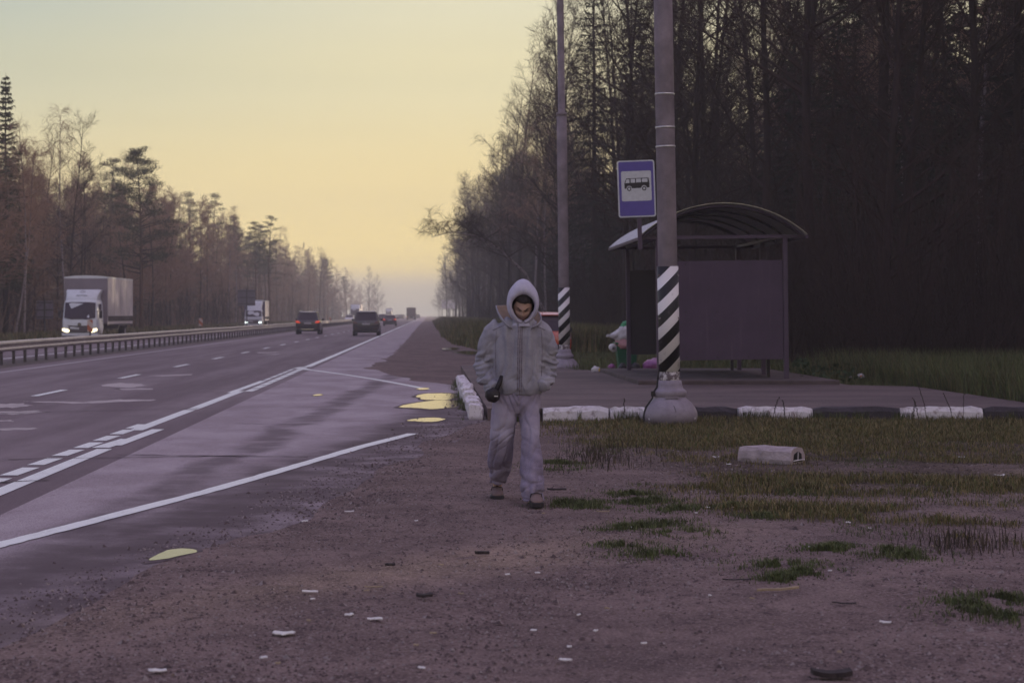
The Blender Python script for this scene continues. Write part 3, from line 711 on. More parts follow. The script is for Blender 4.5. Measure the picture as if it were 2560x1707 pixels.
scrap('plastic_scrap', 'white triangular scrap in dark grass at the right', 2404, 1144, .07, .04, M['plastic'], 'scrap', 18, -.8)
scrap('plastic_scrap', 'bluish white litter in the grass near the right edge', 2500, 1194, .10, .06, M['plastic'], 'scrap', 19, .3, .12)
scrap('plastic_scrap', 'pale scrap in the lower right dirt', 2213, 1570, .055, .025, M['plastic'], 'scrap', 20, -.5)
scrap('bark_strip', 'dark twig on the dirt at the right foreground', 2110, 1523, .12, .014, M['dark_wood'], 'twig', 21, -.2, .02)
scrap('bark_strip', 'long dark twig lying left of the green tuft', 1842, 1459, .16, .010, M['dark_wood'], 'twig', 22, -.05, .05)
scrap('dark_scrap', 'black object cut by the bottom edge of the picture', 2080, 1704, .16, .08, M['dark_wood'], 'clod', 23, 0, .1, th=.02)
rr = random.Random(55)
for i in range(34):
    px, py = rr.uniform(520, 2450), rr.uniform(1275, 1690)
    if px < 900 and py < 1420: continue
    scrap('leaf_scrap', 'tiny pale scrap scattered on the foreground dirt', px, py, rr.uniform(.018,.035), rr.uniform(.010,.02), M['plastic'] if rr.random() < .6 else M['wood'], 'scrap', 100+i, rr.uniform(-1,1), .02, 'tiny pale scraps scattered on the dirt')
# loose stones and clods: uncountable
b = MB(); rr = random.Random(77)
for i in range(4200):
    Y = 8 + 30 * rr.random()**1.6; e = frac_interp(EDGE, Y)
    X = e + rr.gauss(.25, .35) if rr.random() < .55 else rr.uniform(e - .1, min(12, .30*Y))
    if Y > 27.8 and X > .5: continue
    if noise.noise(Vector((X*.8, Y*.6, 2))) < -.05 and rr.random() < .8: continue
    s_ = rr.choice((.006,.008,.010,.013,.02 if rr.random() < .35 else .011)) * (1 + Y/60); z = max(dirt_h(X, Y), .004)
    n = 5; o = len(b.v); a0 = rr.uniform(0, 6)
    for k in range(n): b.v.append((X + s_*math.cos(a0+k*1.2566)*rr.uniform(.7,1.3), Y + s_*math.sin(a0+k*1.2566)*rr.uniform(.7,1.3), z))
    b.v.append((X + rr.uniform(-.3,.3)*s_, Y, z + s_*rr.uniform(.6,1.0)))
    for k in range(n): b.f.append((o+k, o+(k+1) % n, o+n)); b.m.append(0 if rr.random() < .72 else 1)
for i in range(52000):                                      # fine grit pressed into the dirt
    Y = 8 + 19.8 * rr.random()**1.5; e = frac_interp(EDGE, Y); X = rr.uniform(e - .25, min(7, .30*Y + .3))
    if grass_density(X, Y) > .4 or noise.noise(Vector((X*.55, Y*.35, 14))) + .5*noise.noise(Vector((X*1.9, Y*1.2, 3))) < rr.uniform(-.45,.55): continue
    s_ = rr.choice((.0025,.0032,.004,.005,.007))*(1+Y/40); z = max(dirt_h(X, Y), .004); o = len(b.v); a0 = rr.uniform(0, 6)
    for k in range(4): b.v.append((X + s_*1.3*math.cos(a0+k*1.5708), Y + s_*1.3*math.sin(a0+k*1.5708), z-.001))
    b.v.append((X, Y, z + s_*rr.uniform(.6,1.2)))
    mi = 0 if rr.random() < .66 else 1
    for k in range(4): b.f.append((o+k, o+(k+1) % 4, o+4)); b.m.append(mi)
o = b.build('gravel', [mat('dark_stone', (.085,.060,.062), .9, .4, 30), mat('pale_stone', (.24,.20,.20), .9, .3, 30)]); tag(o, 'loose gravel and clods along the dirt and asphalt edge', 'gravel', kind='stuff')
# ================================================================== VEHICLES
def carpaint(name, c, rough=.3): return mat(name, c, rough, .08, 2, coat=.6, spec=.5)
M['glass'] = mat('car_glass', (.050,.034,.052), .12, .1, 2, spec=.22); M['tyre'] = mat('tyre_rubber', (.018,.015,.017), .8, .3, 12)
M['rim'] = mat('wheel_rim', (.28,.26,.28), .35, .2, 6, metal=.7); M['plate'] = mat('number_plate', (.42,.40,.43), .5, .25, 40, stretch=(1,1,.2))
M['chrome'] = mat('chrome_trim', (.6,.58,.6), .2, .1, 4, metal=.9); M['bumper'] = mat('bumper_plastic', (.030,.024,.03), .6, .15, 8)
M['tail_lit'] = mat('tail_lamp_lit', (.5,.03,.02), .3, .1, 5, emit=(1,.09,.03), estr=.4); M['tail'] = mat('tail_lamp', (.10,.02,.03), .25, .1, 5, coat=.5)
M['head_warm'] = mat('head_lamp_warm', (.8,.7,.5), .3, .1, 5, emit=(1,.86,.52), estr=2.2); M['head_cool'] = mat('head_lamp_cool', (.8,.8,.7), .3, .1, 5, emit=(.85,1,.95), estr=2.2)
M['amber'] = mat('amber_lamp', (.5,.15,.02), .3, emit=(1,.4,.05), estr=.5)
wheel_cache = {}
def wheel(t, x, y, r, w, side):
    k = (r, w)
    if k not in wheel_cache:
        b = MB(); b.lathe([(r*.62,-w/2),(r*.95,-w/2),(r,-w*.3),(r,w*.3),(r*.95,w/2),(r*.62,w/2)], 22, axis='x')
        q = MB(); q.lathe([(r*.12,w*.50),(r*.3,w*.44),(r*.52,w*.42),(r*.63,w*.52)], 18, axis='x')
        wheel_cache[k] = (b.mesh('wheel', M['tyre'], True), q.mesh('rim', M['rim'], False))
    o = bpy.data.objects.new('wheel', wheel_cache[k][0]); COL.objects.link(o); o.parent = t; o.location = (x, y, r)
    if side < 0: o.rotation_euler = (0, 0, math.pi)
    p = bpy.data.objects.new('rim', wheel_cache[k][1]); COL.objects.link(p); p.parent = o
def car(label, X, Y, rz, paint, L=4.6, W=1.8, Hh=1.68, belt=1.06, rear=(.10,.50), front=(1.0,.35), wr=.66, lit=False, head=None, grp=None, details=True, rw=.34, gc=.22, name='car', roofrail=False):
    """tail faces local -Y; rz=pi makes it face the viewer"""
    t = thing(name, label, 'car', (X, Y, .004), rz, grp); h = W/2; y0, y1 = -L/2, L/2
    st = [(y0,.86,.44,belt-.10),(y0+.06,.95,.36,belt-.02),(y0+.35,1,.28,belt),(y0+.9,1,gc,belt),(y1-1.75,1,gc,belt-.02),(y1-1.1,.99,gc,belt-.12),(y1-.35,.95,.26,belt-.24),(y1-.08,.86,.34,belt-.34),(y1,.74,.42,belt-.42)]
    b = MB(); rings = []
    for y, s, zb, zt in st:
        half = [(h*s*.84,zb),(h*s*.97,zb+.10),(h*s,(zb+zt)/2),(h*s*.985,zt-.10),(h*s*.93,zt-.02),(h*s*.80,zt+.015)]
        rings.append([(x,y,z) for x,z in half] + [(-x,y,z) for x,z in reversed(half)])
    b.loft(rings); body = b.build('body', paint, t, smooth=True); 
    e = body.modifiers.new('s','EDGE_SPLIT'); e.split_angle = R(50)
    # cabin: pillars and roof in paint, each pane its own mesh
    yb0, yr0, yb1, yr1 = y0+rear[0], y0+rear[1], front[0], front[1]; hb = h*.90; hr = wr; z1, z2 = belt-.01, Hh-.06
    bot = [(-hb,yb0,z1),(hb,yb0,z1),(hb,yb1,z1-.06),(-hb,yb1,z1-.06)]; top = [(-hr,yr0,z2),(hr,yr0,z2),(hr,yr1,z2),(-hr,yr1,z2)]
    b = MB(); b.hexa(bot, top); cab = b.build('cabin', paint, t, bevel=.03)
    b = MB(); rr2 = []
    for y, s, dz in ((yr0-.06,.93,-.015),(yr0+.15,1,.02),((yr0+yr1)/2,1,.06),(yr1-.1,.99,.03),(yr1+.05,.92,-.01)):
        rr2.append([(hr*s*u,y,z2+dz*(1-abs(u)**3)+.0-.02*abs(u)**6) for u in (-1.02,-.9,-.6,-.2,.2,.6,.9,1.02)])
    b.loft(rr2, caps=False, closed=False); ro = b.build('roof', paint, t, smooth=True); ro.modifiers.new('t','SOLIDIFY').thickness = .03
    def pane(name, A, Bq, C, D, ins, off):
        A, Bq, C, D = map(Vector, (A,Bq,C,D)); c = (A+Bq+C+D)/4; n = (Bq-A).cross(D-A).normalized()
        q = [p + (c-p)*ins + n*off for p in (A,Bq,C,D)]
        m = MB(); m.quad(*q); return m.build(name, M['glass'], t)
    pane('rear_window', bot[0],bot[1],top[1],top[0], .13, .012); pane('windscreen', bot[2],bot[3],top[3],top[2], .10, .012)
    for s_ in (0, 1):
        A, Bq, C, D = (bot[1],bot[2],top[2],top[1]) if s_ == 0 else (bot[3],bot[0],top[0],top[3])
        A, Bq, C, D = map(Vector,(A,Bq,C,D)); mid1, mid2 = (A+Bq)/2, (C+D)/2
        pane('side_window', A,mid1,mid2,D, .12, .012); pane('side_window', mid1,Bq,C,mid2, .12, .012)
    for x in (-1, 1):
        wheel(t, x*(h-.11), y0+.82, rw, .22, x); wheel(t, x*(h-.11), y1-.85, rw, .22, x)
        b = MB(); b.box(min(x*(h+.0),x*(h+.17)), max(x*(h+.0),x*(h+.17)), front[0]-.40, front[0]-.28, belt-.02, belt+.13); b.build('mirror', M['bumper'], t, bevel=.03)
        lm = M['tail_lit'] if lit else M['tail']
        b = MB(); b.hexa([(x*h*.60,y0-.012,belt-.21),(x*h*.95,y0-.012,belt-.19),(x*h*.97,y0+.25,belt-.17),(x*h*.60,y0+.2,belt-.19)], [(x*h*.66,y0+.01,belt-.05),(x*h*.93,y0+.01,belt-.03),(x*h*.96,y0+.27,belt-.02),(x*h*.66,y0+.2,belt-.05)])
        o = b.build('tail_lamp', lm, t, weld=True)
        hm = head or M['glass']
        b = MB(); b.hexa([(x*h*.45,y1-.12,belt-.52),(x*h*.80,y1-.2,belt-.50),(x*h*.88,y1-.5,belt-.48),(x*h*.45,y1-.4,belt-.5)], [(x*h*.48,y1-.10,belt-.37),(x*h*.80,y1-.16,belt-.36),(x*h*.90,y1-.5,belt-.34),(x*h*.48,y1-.4,belt-.36)])
        b.build('headlamp', hm, t, weld=True)
    b = MB(); b.loft([[(x,y,z) for x,z in ((-h*.86,.32),(h*.86,.32),(h*.90,.50),(h*.80,.62),(-h*.80,.62),(-h*.90,.50))] for y in (y0-.045,y0+.12)]); bu = b.build('rear_bumper', M['bumper'], t, bevel=.03)
    if details:
        b = MB(); b.box(-.27,.27,y0-.022,y0+.02,belt-.28,belt-.165); b.build('number_plate', M['plate'], t)
        b = MB(); b.box(-h*.5,h*.5,y0-.06,y0-.03,.36,.41); b.build('skid_strip', M['chrome'] if roofrail else M['bumper'], bu)
        for x in (-1,1):
            b = MB(); b.box(x*h*.72-.09,x*h*.72+.09,y0-.055,y0-.03,.50,.545); b.build('reflector', M['tail'], bu)
        b = MB(); b.blob((0,y0-.015,belt-.11), .045,.02,.035, rng, amp=.02); b.build('emblem', M['chrome'], t)
        b = MB(); b.hexa([(-h*.62,yr0-.12,z2-.06),(h*.62,yr0-.12,z2-.06),(h*.64,yr0+.12,z2-.0),(-h*.64,yr0+.12,z2-.0)],[(-h*.60,yr0-.14,z2-.03),(h*.60,yr0-.14,z2-.03),(h*.62,yr0+.12,z2+.04),(-h*.62,yr0+.12,z2+.04)]); b.build('spoiler', paint, t)
        if roofrail:
            for x in (-1,1):
                b = MB(); b.tube([(x*hr*.95,yr0+.1,z2+.03),(x*hr*.95,yr0+.3,z2+.09),(x*hr*.95,yr1-.3,z2+.09),(x*hr*.95,yr1-.1,z2+.03)], .018, 5); b.build('roof_rail', M['chrome'], t)
        b = MB(); b.tube([(0,yr0+.25,z2+.05),(0,yr0+.05,z2+.22)], .008, 4); b.build('aerial', M['bumper'], t)
    return t
K = 36
dk = carpaint('dark_plum_paint', (.040,.028,.038)); dk2 = carpaint('dark_grey_paint', (.045,.036,.042)); mar = carpaint('maroon_paint', (.060,.025,.035))
wh = carpaint('white_car_paint', (.62,.60,.62)); red = mat('orange_red_paint', (.50,.060,.028), .25, .05, 2, coat=1, spec=.8); gy = carpaint('grey_car_paint', (.12,.11,.12))
car('dark SUV with lit tail lamps driving away in the left lane', xat(769,150), 150+2.3, 0, dk, lit=True, roofrail=True, W=1.84, Hh=1.74)
car('dark grey SUV driving away in the right lane, nearest car on the road', xat(915,139), 139+2.3, 0, dk2, W=1.88, Hh=1.76, wr=.68, rw=.36)
car('dark maroon sedan with lit tail lamps ahead of the nearer SUV', xat(974,262), 262+2.3, 0, mar, Hh=1.47, belt=.96, rear=(.70,1.25), lit=True, W=1.78, rw=.32, gc=.18)
car('dark car half hidden behind the nearer SUV, in the left lane', xat(957,388), 390, 0, dk, Hh=1.6)
car('small dark car in the fog left of the far box truck', -8.9, 640, 0, gy, Hh=1.5, details=False)
car('faint car in the fog just right of the far box truck', -4.2, 760, 0, gy, Hh=1.6, details=False)
car('white oncoming car seen over the guard rail behind the dark SUV', xat(873,388), 390, math.pi, wh, Hh=1.48, belt=.98, rear=(.6,1.1), head=M['head_warm'])
car('far white oncoming car between the nearer SUV and the sedan', xat(946,600), 602, math.pi, wh, Hh=1.5, head=M['head_cool'], details=False)
for i, px in enumerate((993, 1002, 1008)):
    car(['leftmost of the three fogbound oncoming cars with headlights on','middle one of the three fogbound oncoming cars with headlights on','rightmost of the three fogbound oncoming cars with headlights on'][i], xat(px, 760+i*90), 760+i*90, math.pi, gy, Hh=1.5, head=M['head_warm'], details=False)
car('orange red hatchback parked behind the far pole, mostly hidden by the man', 3.35, 58.5+2.0, 0, red, L=4.0, W=1.72, Hh=1.58, belt=.98, rear=(.06,.42), wr=.64, rw=.30)

def text_mesh(name, txt, size, m, parent, loc, rot, ext=.004, shear=0):
    cu = bpy.data.curves.new(name, 'FONT'); cu.body = txt; cu.size = size; cu.extrude = ext; cu.align_x = 'CENTER'; cu.align_y = 'CENTER'; cu.shear = shear; cu.space_character = 1.1
    o = bpy.data.objects.new(name, cu); COL.objects.link(o); dg = bpy.context.evaluated_depsgraph_get(); dg.update()
    me = bpy.data.meshes.new_from_object(o.evaluated_get(dg)); me.materials.clear(); me.materials.append(m); bpy.data.objects.remove(o)
    p = bpy.data.objects.new(name, me); COL.objects.link(p); p.parent = parent; p.location = loc; p.rotation_euler = rot; return p
M['cab_white'] = mat('cab_white_paint', (.60,.62,.66), .35, .08, 2, coat=.4); M['canvas'] = mat('canvas_tilt', (.50,.46,.45), .7, .22, .9, bump=.3, bscale=3, detail=8)
M['canvas_dark'] = mat('box_front_panel', (.22,.185,.215), .7, .1, 1.5); M['grille'] = mat('grille_plastic', (.12,.095,.11), .5, .1, 6); M['cargo_dark'] = mat('cargo_dark', (.085,.055,.055), .7, .25, 1.5)
def truck(label, X, Y, rz, Wc=2.05, Hc=2.35, cabL=1.75, Wb=2.5, Hb=3.7, boxL=8.2, zb=.95, fairing=2.95, boxm=None, cabm=None, head=None, logo=None, name='box_truck', detail=True, nose=0.0, frontm=None):
    """cab front at local y=0 facing -Y, box behind it towards +Y"""
    t = thing(name, label, 'truck', (X, Y, .004), rz); cabm = cabm or M['cab_white']; boxm = boxm or M['canvas']; h = Wc/2; wz = 1.22
    b = MB(); rings = []
    for z, yf, s in ((.38,.06,.93),(.5,0,.97),(.75,-.02,1),(1.1,-.02+nose*0,1),(wz,.02+nose,1),(1.6,.12+nose,.985),(Hc-.25,.24+nose,.95),(Hc-.06,.36+nose,.90),(Hc,.55+nose,.82)):
        rings.append([(-h*s,yf+.22,z),(-h*s*.92,yf+.05,z),(-h*s*.5,yf-.02,z),(h*s*.5,yf-.02,z),(h*s*.92,yf+.05,z),(h*s,yf+.22,z),(h*s,cabL,z),(-h*s,cabL,z)])
    b.loft(rings); cab = b.build('cab', cabm, t, smooth=True); cab.modifiers.new('s','EDGE_SPLIT').split_angle = R(40)
    def yf(z): return frac_interp([(.38,.06),(.5,0),(.75,-.02),(1.1,-.02),(wz,.02+nose),(1.6,.12+nose),(Hc-.25,.24+nose),(Hc-.06,.36+nose)], z)
    def front(name, poly, m, off=.012, par=t, y2=None):
        b = MB(); n = len(poly); b.add([(x, yf(z)-.02+.07*max(0,(abs(x)/h-.5)/.42)-off, z) for x, z in poly], [tuple(range(n))]); o = b.build(name, m, par); o.modifiers.new('t','SOLIDIFY').thickness = .008; return o
    zt = Hc-.20
    ws = front('windscreen', [(-h*.86,wz+.08),(-h*.5,wz+.02),(h*.5,wz+.02),(h*.86,wz+.08),(h*.84,zt),(h*.5,zt+.03),(-h*.5,zt+.03),(-h*.84,zt)], M['glass'], .045)
    for s_ in (-1, 1):
        b = MB(); b.quad((s_*(h*.985+.008),.40,wz+.1),(s_*(h*.985+.008),cabL-.35,wz+.1),(s_*(h*.95+.012),cabL-.45,Hc-.28),(s_*(h*.95+.012),.48,Hc-.28)); b.build('side_window', M['glass'], t)
        b = MB(); b.box(min(s_*(h+.05),s_*(h+.22)),max(s_*(h+.05),s_*(h+.22)),.15,.25,1.28,1.72); b.box(min(s_*h*.9,s_*(h+.1)),max(s_*h*.9,s_*(h+.1)),.2,.23,1.66,1.70); b.build('mirror', M['bumper'], t, bevel=.03)
        if logo:
            P = [(s_*h*.58,.60),(s_*h*.97,.50),(s_*h*.99,.60),(s_*h*.70,.74)] if False else [(s_*h*.55,.53),(s_*h*.72,.47),(s_*h*.97,.58),(s_*h*.98,.70),(s_*h*.80,.69),(s_*h*.57,.63)]
        else: P = [(s_*h*.62,.52),(s_*h*.92,.52),(s_*h*.93,.68),(s_*h*.62,.68)]
        if s_ < 0: P = P[::-1]
        front('headlamp', P, head or M['head_cool'], .03)
        wheel(t, s_*(h-.14), .62, .40, .24, s_); wheel(t, s_*(Wb/2-.2), cabL+boxL*.72, .42, .34, s_)
    b = MB(); b.hexa([(-h*.97,-.06,.28),(h*.97,-.06,.28),(h*.97,.3,.28),(-h*.97,.3,.28)], [(-h*.99,-.07,.46),(h*.99,-.07,.46),(h,.3,.46),(-h,.3,.46)]); b.build('bumper', cabm, t, bevel=.03)
    front('grille', [(-h*.55,.50),(h*.55,.50),(h*.62,.80),(h*.50,.86),(-h*.50,.86),(-h*.62,.80)], M['grille'], .016)
    if detail:
        for z, w in ((.54,.58),(.68,.55),(.88,.66)):
            b = MB(); b.tube([(x*h*w, yf(z)-.05+.07*max(0,(abs(x*w)-.5)/.42), z-.05*(1-x*x)) for x in (-1,-.5,0,.5,1)], .016, 5); b.build('grille_bar', M['bumper'], t)
        b = MB(); b.box(-h*.99,h*.99,-.075,.1,.46,.485); b.build('bumper_gap', M['bumper'], t)
        for s_ in (-.45, .28):
            b = MB(); b.tube([(s_*h,yf(wz)-.05,wz-.0),(s_*h+.40,yf(wz+.03)-.045,wz+.07)], .012, 4); b.build('wiper', M['bumper'], t)
        for s_ in (-1, 1):
            b = MB(); b.quad((s_*(h+.006),.42,wz),(s_*(h+.006),.435,wz),(s_*(h+.006),.435,.55),(s_*(h+.006),.42,.55)); b.box(min(s_*h,s_*(h+.03)),max(s_*h,s_*(h+.03)),1.18,1.32,1.10,1.14); b.build('door_handle', M['bumper'], t)
    if fairing:
        b = MB(); rings = []
        for z, y, s in ((Hc-.05,.42+nose,.88),(Hc+.10,.50+nose,.86),((Hc+fairing)/2,.72+nose,.89),(fairing-.08,.98+nose,.96),(fairing,1.15+nose,.95)):
            rings.append([(-h*s,y+.10,z),(-h*s*.8,y,z),(h*s*.8,y,z),(h*s,y+.10,z),(h*s,cabL-.02,z),(-h*s,cabL-.02,z)])
        b.loft(rings); fr = b.build('roof_fairing', cabm, t, smooth=True, bevel=.02); fr.modifiers.new('s','EDGE_SPLIT').split_angle = R(40)
        if logo:
            sl = math.atan2(.98-.50, fairing-.08-Hc-.10); zc = Hc + .20; yc = .50+nose + (zc-Hc-.1)*math.tan(sl)
            text_mesh('lettering', logo, .17, M['bumper'], fr, (0, yc-.02, zc), (R(90)-sl*.9, 0, 0), shear=.2)
            zc = Hc + .43; yc = .50+nose + (zc-Hc-.1)*math.tan(sl); b = MB()
            ring = [(.15*math.cos(a), .0, .085*math.sin(a)) for a in [2*math.pi*i/24 for i in range(25)]]; b.tube(ring, .008, 4)
            b.tube([(-.08,0,.02),(-.02,0,.035),(.0,0,-.03),(.02,0,.035),(.08,0,.02)], .008, 4); o = b.build('roof_emblem', M['grille'], fr); o.location = (0, yc-.025, zc); o.rotation_euler = (-sl*.9, 0, 0)
    if logo:
        b = MB(); b.lathe([(.0,-.02),(.085,-.02),(.10,-.01),(.10,.01)], 20, axis='y'); o = b.build('front_emblem', M['bumper'], t); o.location = (0, -.065, .93)
        b2 = MB(); b2.prism([(-.05,.03),(0,-.05),(.05,.03),(.0,.01)], -.03, -.024); b2.build('mark', M['chrome'], o)
    y0 = cabL + .12; hb = Wb/2
    b = MB(); rings = []
    for y in (y0, y0+.02): pass
    b.box(-hb, hb, y0, y0+boxL, zb+.42, Hb-.10, 0); bx = b.build('box_body', boxm, t, bevel=.02)
    b = MB(); b.box(-hb+.02, hb-.02, y0-.006, y0, zb+.05, Hb-.12); b.build('box_front', frontm or M['canvas_dark'], t)
    b = MB(); rings = [[(-hb-.01,y,Hb-.14),(hb+.01,y,Hb-.14),(hb+.01,y,Hb-.04),(hb*.5,y,Hb+.02),(0,y,Hb+.04),(-hb*.5,y,Hb+.02),(-hb-.01,y,Hb-.04)] for y in (y0-.02,y0+boxL+.02)]; b.loft(rings); b.build('box_roof', cabm if detail else boxm, t)
    b = MB()
    for s_ in (-1, 1):
        b.box(min(s_*hb,s_*(hb-.03)),max(s_*hb,s_*(hb-.03)),y0,y0+boxL,zb,zb+.42)
    b.build('side_board', M['canvas'], t)
    if detail:
        b = MB(); n = int(boxL/.19)
        for i in range(n):
            for s_ in (-1, 1): b.box(min(s_*hb,s_*(hb+.02)),max(s_*hb,s_*(hb+.02)),y0+.08+i*.19,y0+.13+i*.19,zb+.15,zb+.46)
        b.build('strap', M['bumper'], t)['kind'] = 'stuff'
        b = MB()
        for i in range(5): b.box(hb, hb+.012, y0+i*boxL/4-.03, y0+i*boxL/4+.03, zb+.4, Hb-.14)
        b.build('seam', M['canvas'], t)['kind'] = 'stuff'
    b = MB(); b.box(-.42,.42,.5,y0+boxL-.1,.62,.86); b.box(-hb+.03,hb-.03,y0,y0+boxL,.86,zb); b.build('chassis', M['bumper'], t)
    b = MB(); b.box(-hb+.02,hb-.02,y0+boxL,y0+boxL+.03,zb+.05,Hb-.15); b.build('rear_door', frontm or boxm, t)
    return t
truck('white box truck with grey canvas sides and headlights on, left of the guard rail', xat(199,113), 113, R(-1.5), logo='FOTON', head=M['head_warm'], Hc=2.36, fairing=2.92)
truck('white van truck with dark box, partly behind the road sign back', xat(633,223), 223, 0, Wc=2.0, Hc=2.1, fairing=2.95, Wb=2.35, Hb=3.1, boxL=5.5, zb=.8, head=M['head_cool'], frontm=mat('violet_box_front', (.07,.045,.10), .6), nose=.25, name='van_truck')
truck('far white semi truck coming out of the haze behind the dark SUVs', xat(888,470), 470, 0, Wc=2.45, Hc=3.0, cabL=2.2, fairing=3.8, Wb=2.5, Hb=3.9, boxL=13, head=M['head_cool'], detail=False, name='semi_truck')
truck('farthest pale truck in the fog above the maroon sedan', xat(972,780), 780, 0, Wc=2.45, Hc=3.0, cabL=2.2, fairing=3.6, Wb=2.5, Hb=3.9, boxL=12, head=M['head_warm'], detail=False, name='semi_truck', boxm=M['canvas_dark'])
# lorry seen from behind: local front points away
lt = truck('dark box truck driving away into the fog in the right lane', xat(1028,540), 540+7.2, math.pi, Wc=2.3, Hc=2.6, cabL=1.8, fairing=0, Wb=2.5, Hb=3.35, boxL=5.2, boxm=M['cargo_dark'], head=M['glass'], detail=False, frontm=M['cargo_dark'])
for s_ in (-1, 1):
    b = MB(); b.box(s_*1.05-.12, s_*1.05+.12, 7.12, 7.16, .75, .88); b.build('tail_lamp', M['amber'] if s_ > 0 else M['tail'], lt)

# ------------------------------------------------------------------ road signs and markers beyond the rail
M['sign_back'] = mat('sign_back_metal', (.16,.145,.17), .6, .15, 3, metal=.3); M['sign_back_dark'] = mat('sign_frame_metal', (.05,.042,.048), .6)
def sign_back(label, X, Y, w, zb, zt, posts, pm):
    t = thing('road_sign', label, 'road sign', (X, Y, 0)); b = MB(); b.box(-w/2, w/2, 0, .03, zb, zt); pl = b.build('plate', pm, t, bevel=.004)
    b = MB(); nrow = 3
    for i in range(nrow): z = zb + (zt-zb)*(.10+.40*i); b.box(-w/2+.02, w/2-.02, -.05, 0, z-.035, z+.035)
    b.build('back_rib', M['sign_back_dark'], t); b = MB()
    for x in posts: b.box(x-.05, x+.05, -.11, -.05, 0, zt+.12)
    b.build('post', M['sign_back_dark'], t); return t
Y = 136; s = Y/F
sign_back('dark back of a road sign on a post, left of the box truck', xat(112,Y), Y, 42*s, zat(797,Y), zat(752,Y), (0,), mat('violet_sign_back', (.17,.14,.19), .7))
Y = 205; s = Y/F
sign_back('back of a square road sign on a post before the van truck', xat(616,Y), Y, 44*s, zat(764,Y), zat(724,Y), (.05,), M['sign_back'])
t = thing('billboard', 'pale billboard in the fog at the right roadside', 'billboard', (xat(1123,640), 640, 0))
b = MB(); b.box(-2.4,2.4,-.1,.1,3.3,6.2); b.build('panel', mat('billboard_face', (.62,.58,.62), .6, .3, .35, stretch=(.3,1,1.5)), t); b = MB(); b.box(-.2,.2,-.05,.25,0,3.3); b.build('post', M['sign_back_dark'], t)
g = G('marker_stripes'); x, y, z = g.xyz(); s = g.math('FRACT', g.math('DIVIDE', g.math('ADD', z, x), .42)); c = g.mix(g.rng(s, .48, .52), (.42,.13,.07), (.52,.42,.38)); M['marker'] = g.done(c, .5, .4)
def marker(label, px, Y, w, zb, zt):
    t = thing('hazard_marker', label, 'marker', (xat(px, Y), Y, 0), 0, 'striped hazard markers on the median'); b = MB(); b.box(-w/2,w/2,0,.02,zb,zt); b.build('panel', M['marker'], t)
    b = MB(); b.box(-.03,.03,.02,.06,0,zt-.1); b.build('post', M['sign_back_dark'], t)
marker('orange striped hazard marker in front of the white box truck', 225, 74.5, .20, .86, 1.30)
marker('small orange striped marker between the two oncoming trucks', 502, 128, .24, .76, 1.26)
marker('tiny orange striped marker right of the dark SUV', 826, 250, .24, .72, 1.2)

# ================================================================== THE WALKING MAN
def remeshed(name, mb, m, vox, smooth_it=2, parent=None, fn=None):
    o = bpy.data.objects.new('tmp', mb.mesh('tmp', m)); COL.objects.link(o)
    bm = bmesh.new(); bm.from_mesh(o.data); bmesh.ops.recalc_face_normals(bm, faces=bm.faces); bm.to_mesh(o.data); bm.free()
    q = o.modifiers.new('r', 'REMESH'); q.mode = 'VOXEL'; q.voxel_size = vox
    if smooth_it: q = o.modifiers.new('s', 'SMOOTH'); q.iterations = smooth_it; q.factor = .5
    dg = bpy.context.evaluated_depsgraph_get(); dg.update(); me = bpy.data.meshes.new_from_object(o.evaluated_get(dg)); bpy.data.objects.remove(o)
    me.name = name
    if fn:
        N = [v.normal.copy() for v in me.vertices]
        for v, n in zip(me.vertices, N): v.co += fn(v.co, n)
    me.materials.clear()
    for mm in (m if isinstance(m, (list, tuple)) else [m]): me.materials.append(mm)
    me.polygons.foreach_set('use_smooth', [True]*len(me.polygons)); me.update()
    p = bpy.data.objects.new(name, me); COL.objects.link(p)
    if parent: p.parent = parent
    return p
def nz_(x, y, z): return noise.noise(Vector((x, y, z)))
def ell(cx, cy, z, rx, ry, n=28, tilt=0.0, pw=2.0):
    out = []
    for k in range(n):
        a = 2*math.pi*k/n; c, s_ = math.cos(a), math.sin(a)
        c2 = math.copysign(abs(c)**(2/pw), c); s2 = math.copysign(abs(s_)**(2/pw), s_)
        out.append((cx+rx*c2, cy+ry*s2, z + tilt*ry*s2))
    return out
PX, PY = .70, 15.56
man = thing('person', 'man walking towards the viewer in a grey hooded jacket and wide faded jeans', 'person', (PX, PY, .012))
M['skin'] = mat('skin', (.36,.225,.175), .55, .12, 9, spec=.35); M['hair'] = mat('dark_hair', (.018,.012,.012), .7, .3, 60, bump=.5, bscale=120)
M['lips'] = mat('lips', (.31,.165,.145), .5, .1, 20); M['stubble'] = mat('stubble_skin', (.27,.180,.145), .7, .2, 80)
def fabric(name, lo, hi, wear=None, sc=7.0, fine=.35):
    g = G(name); a = g.noise(sc, 5, .65); f = g.noise(420, 2, .6); c = g.mix(g.rng(a, .33, .68), lo, hi); c = g.mix(g.rng(f, .4, .7, 0, fine), c, tuple(q*1.5 for q in hi)) 
    if wear: c = wear(g, c)
    mid = g.noise(38, 4, .6); g.bump(g.math('ADD', g.math('MULTIPLY', mid, .8), g.math('MULTIPLY', f, .4)), .45, .006); return g.done(c, .92, .12)
M['jacket'] = fabric('jacket_canvas', (.235,.225,.275), (.325,.315,.365))
M['jacket_seam'] = mat('jacket_seam', (.16,.125,.175), .9, .5, 60, col2=(.30,.26,.31))
M['lining'] = mat('tan_lining', (.30,.225,.17), .9, .15, 20)
M['hoodie'] = fabric('hoodie_fleece', (.42,.40,.52), (.49,.47,.58), sc=12)
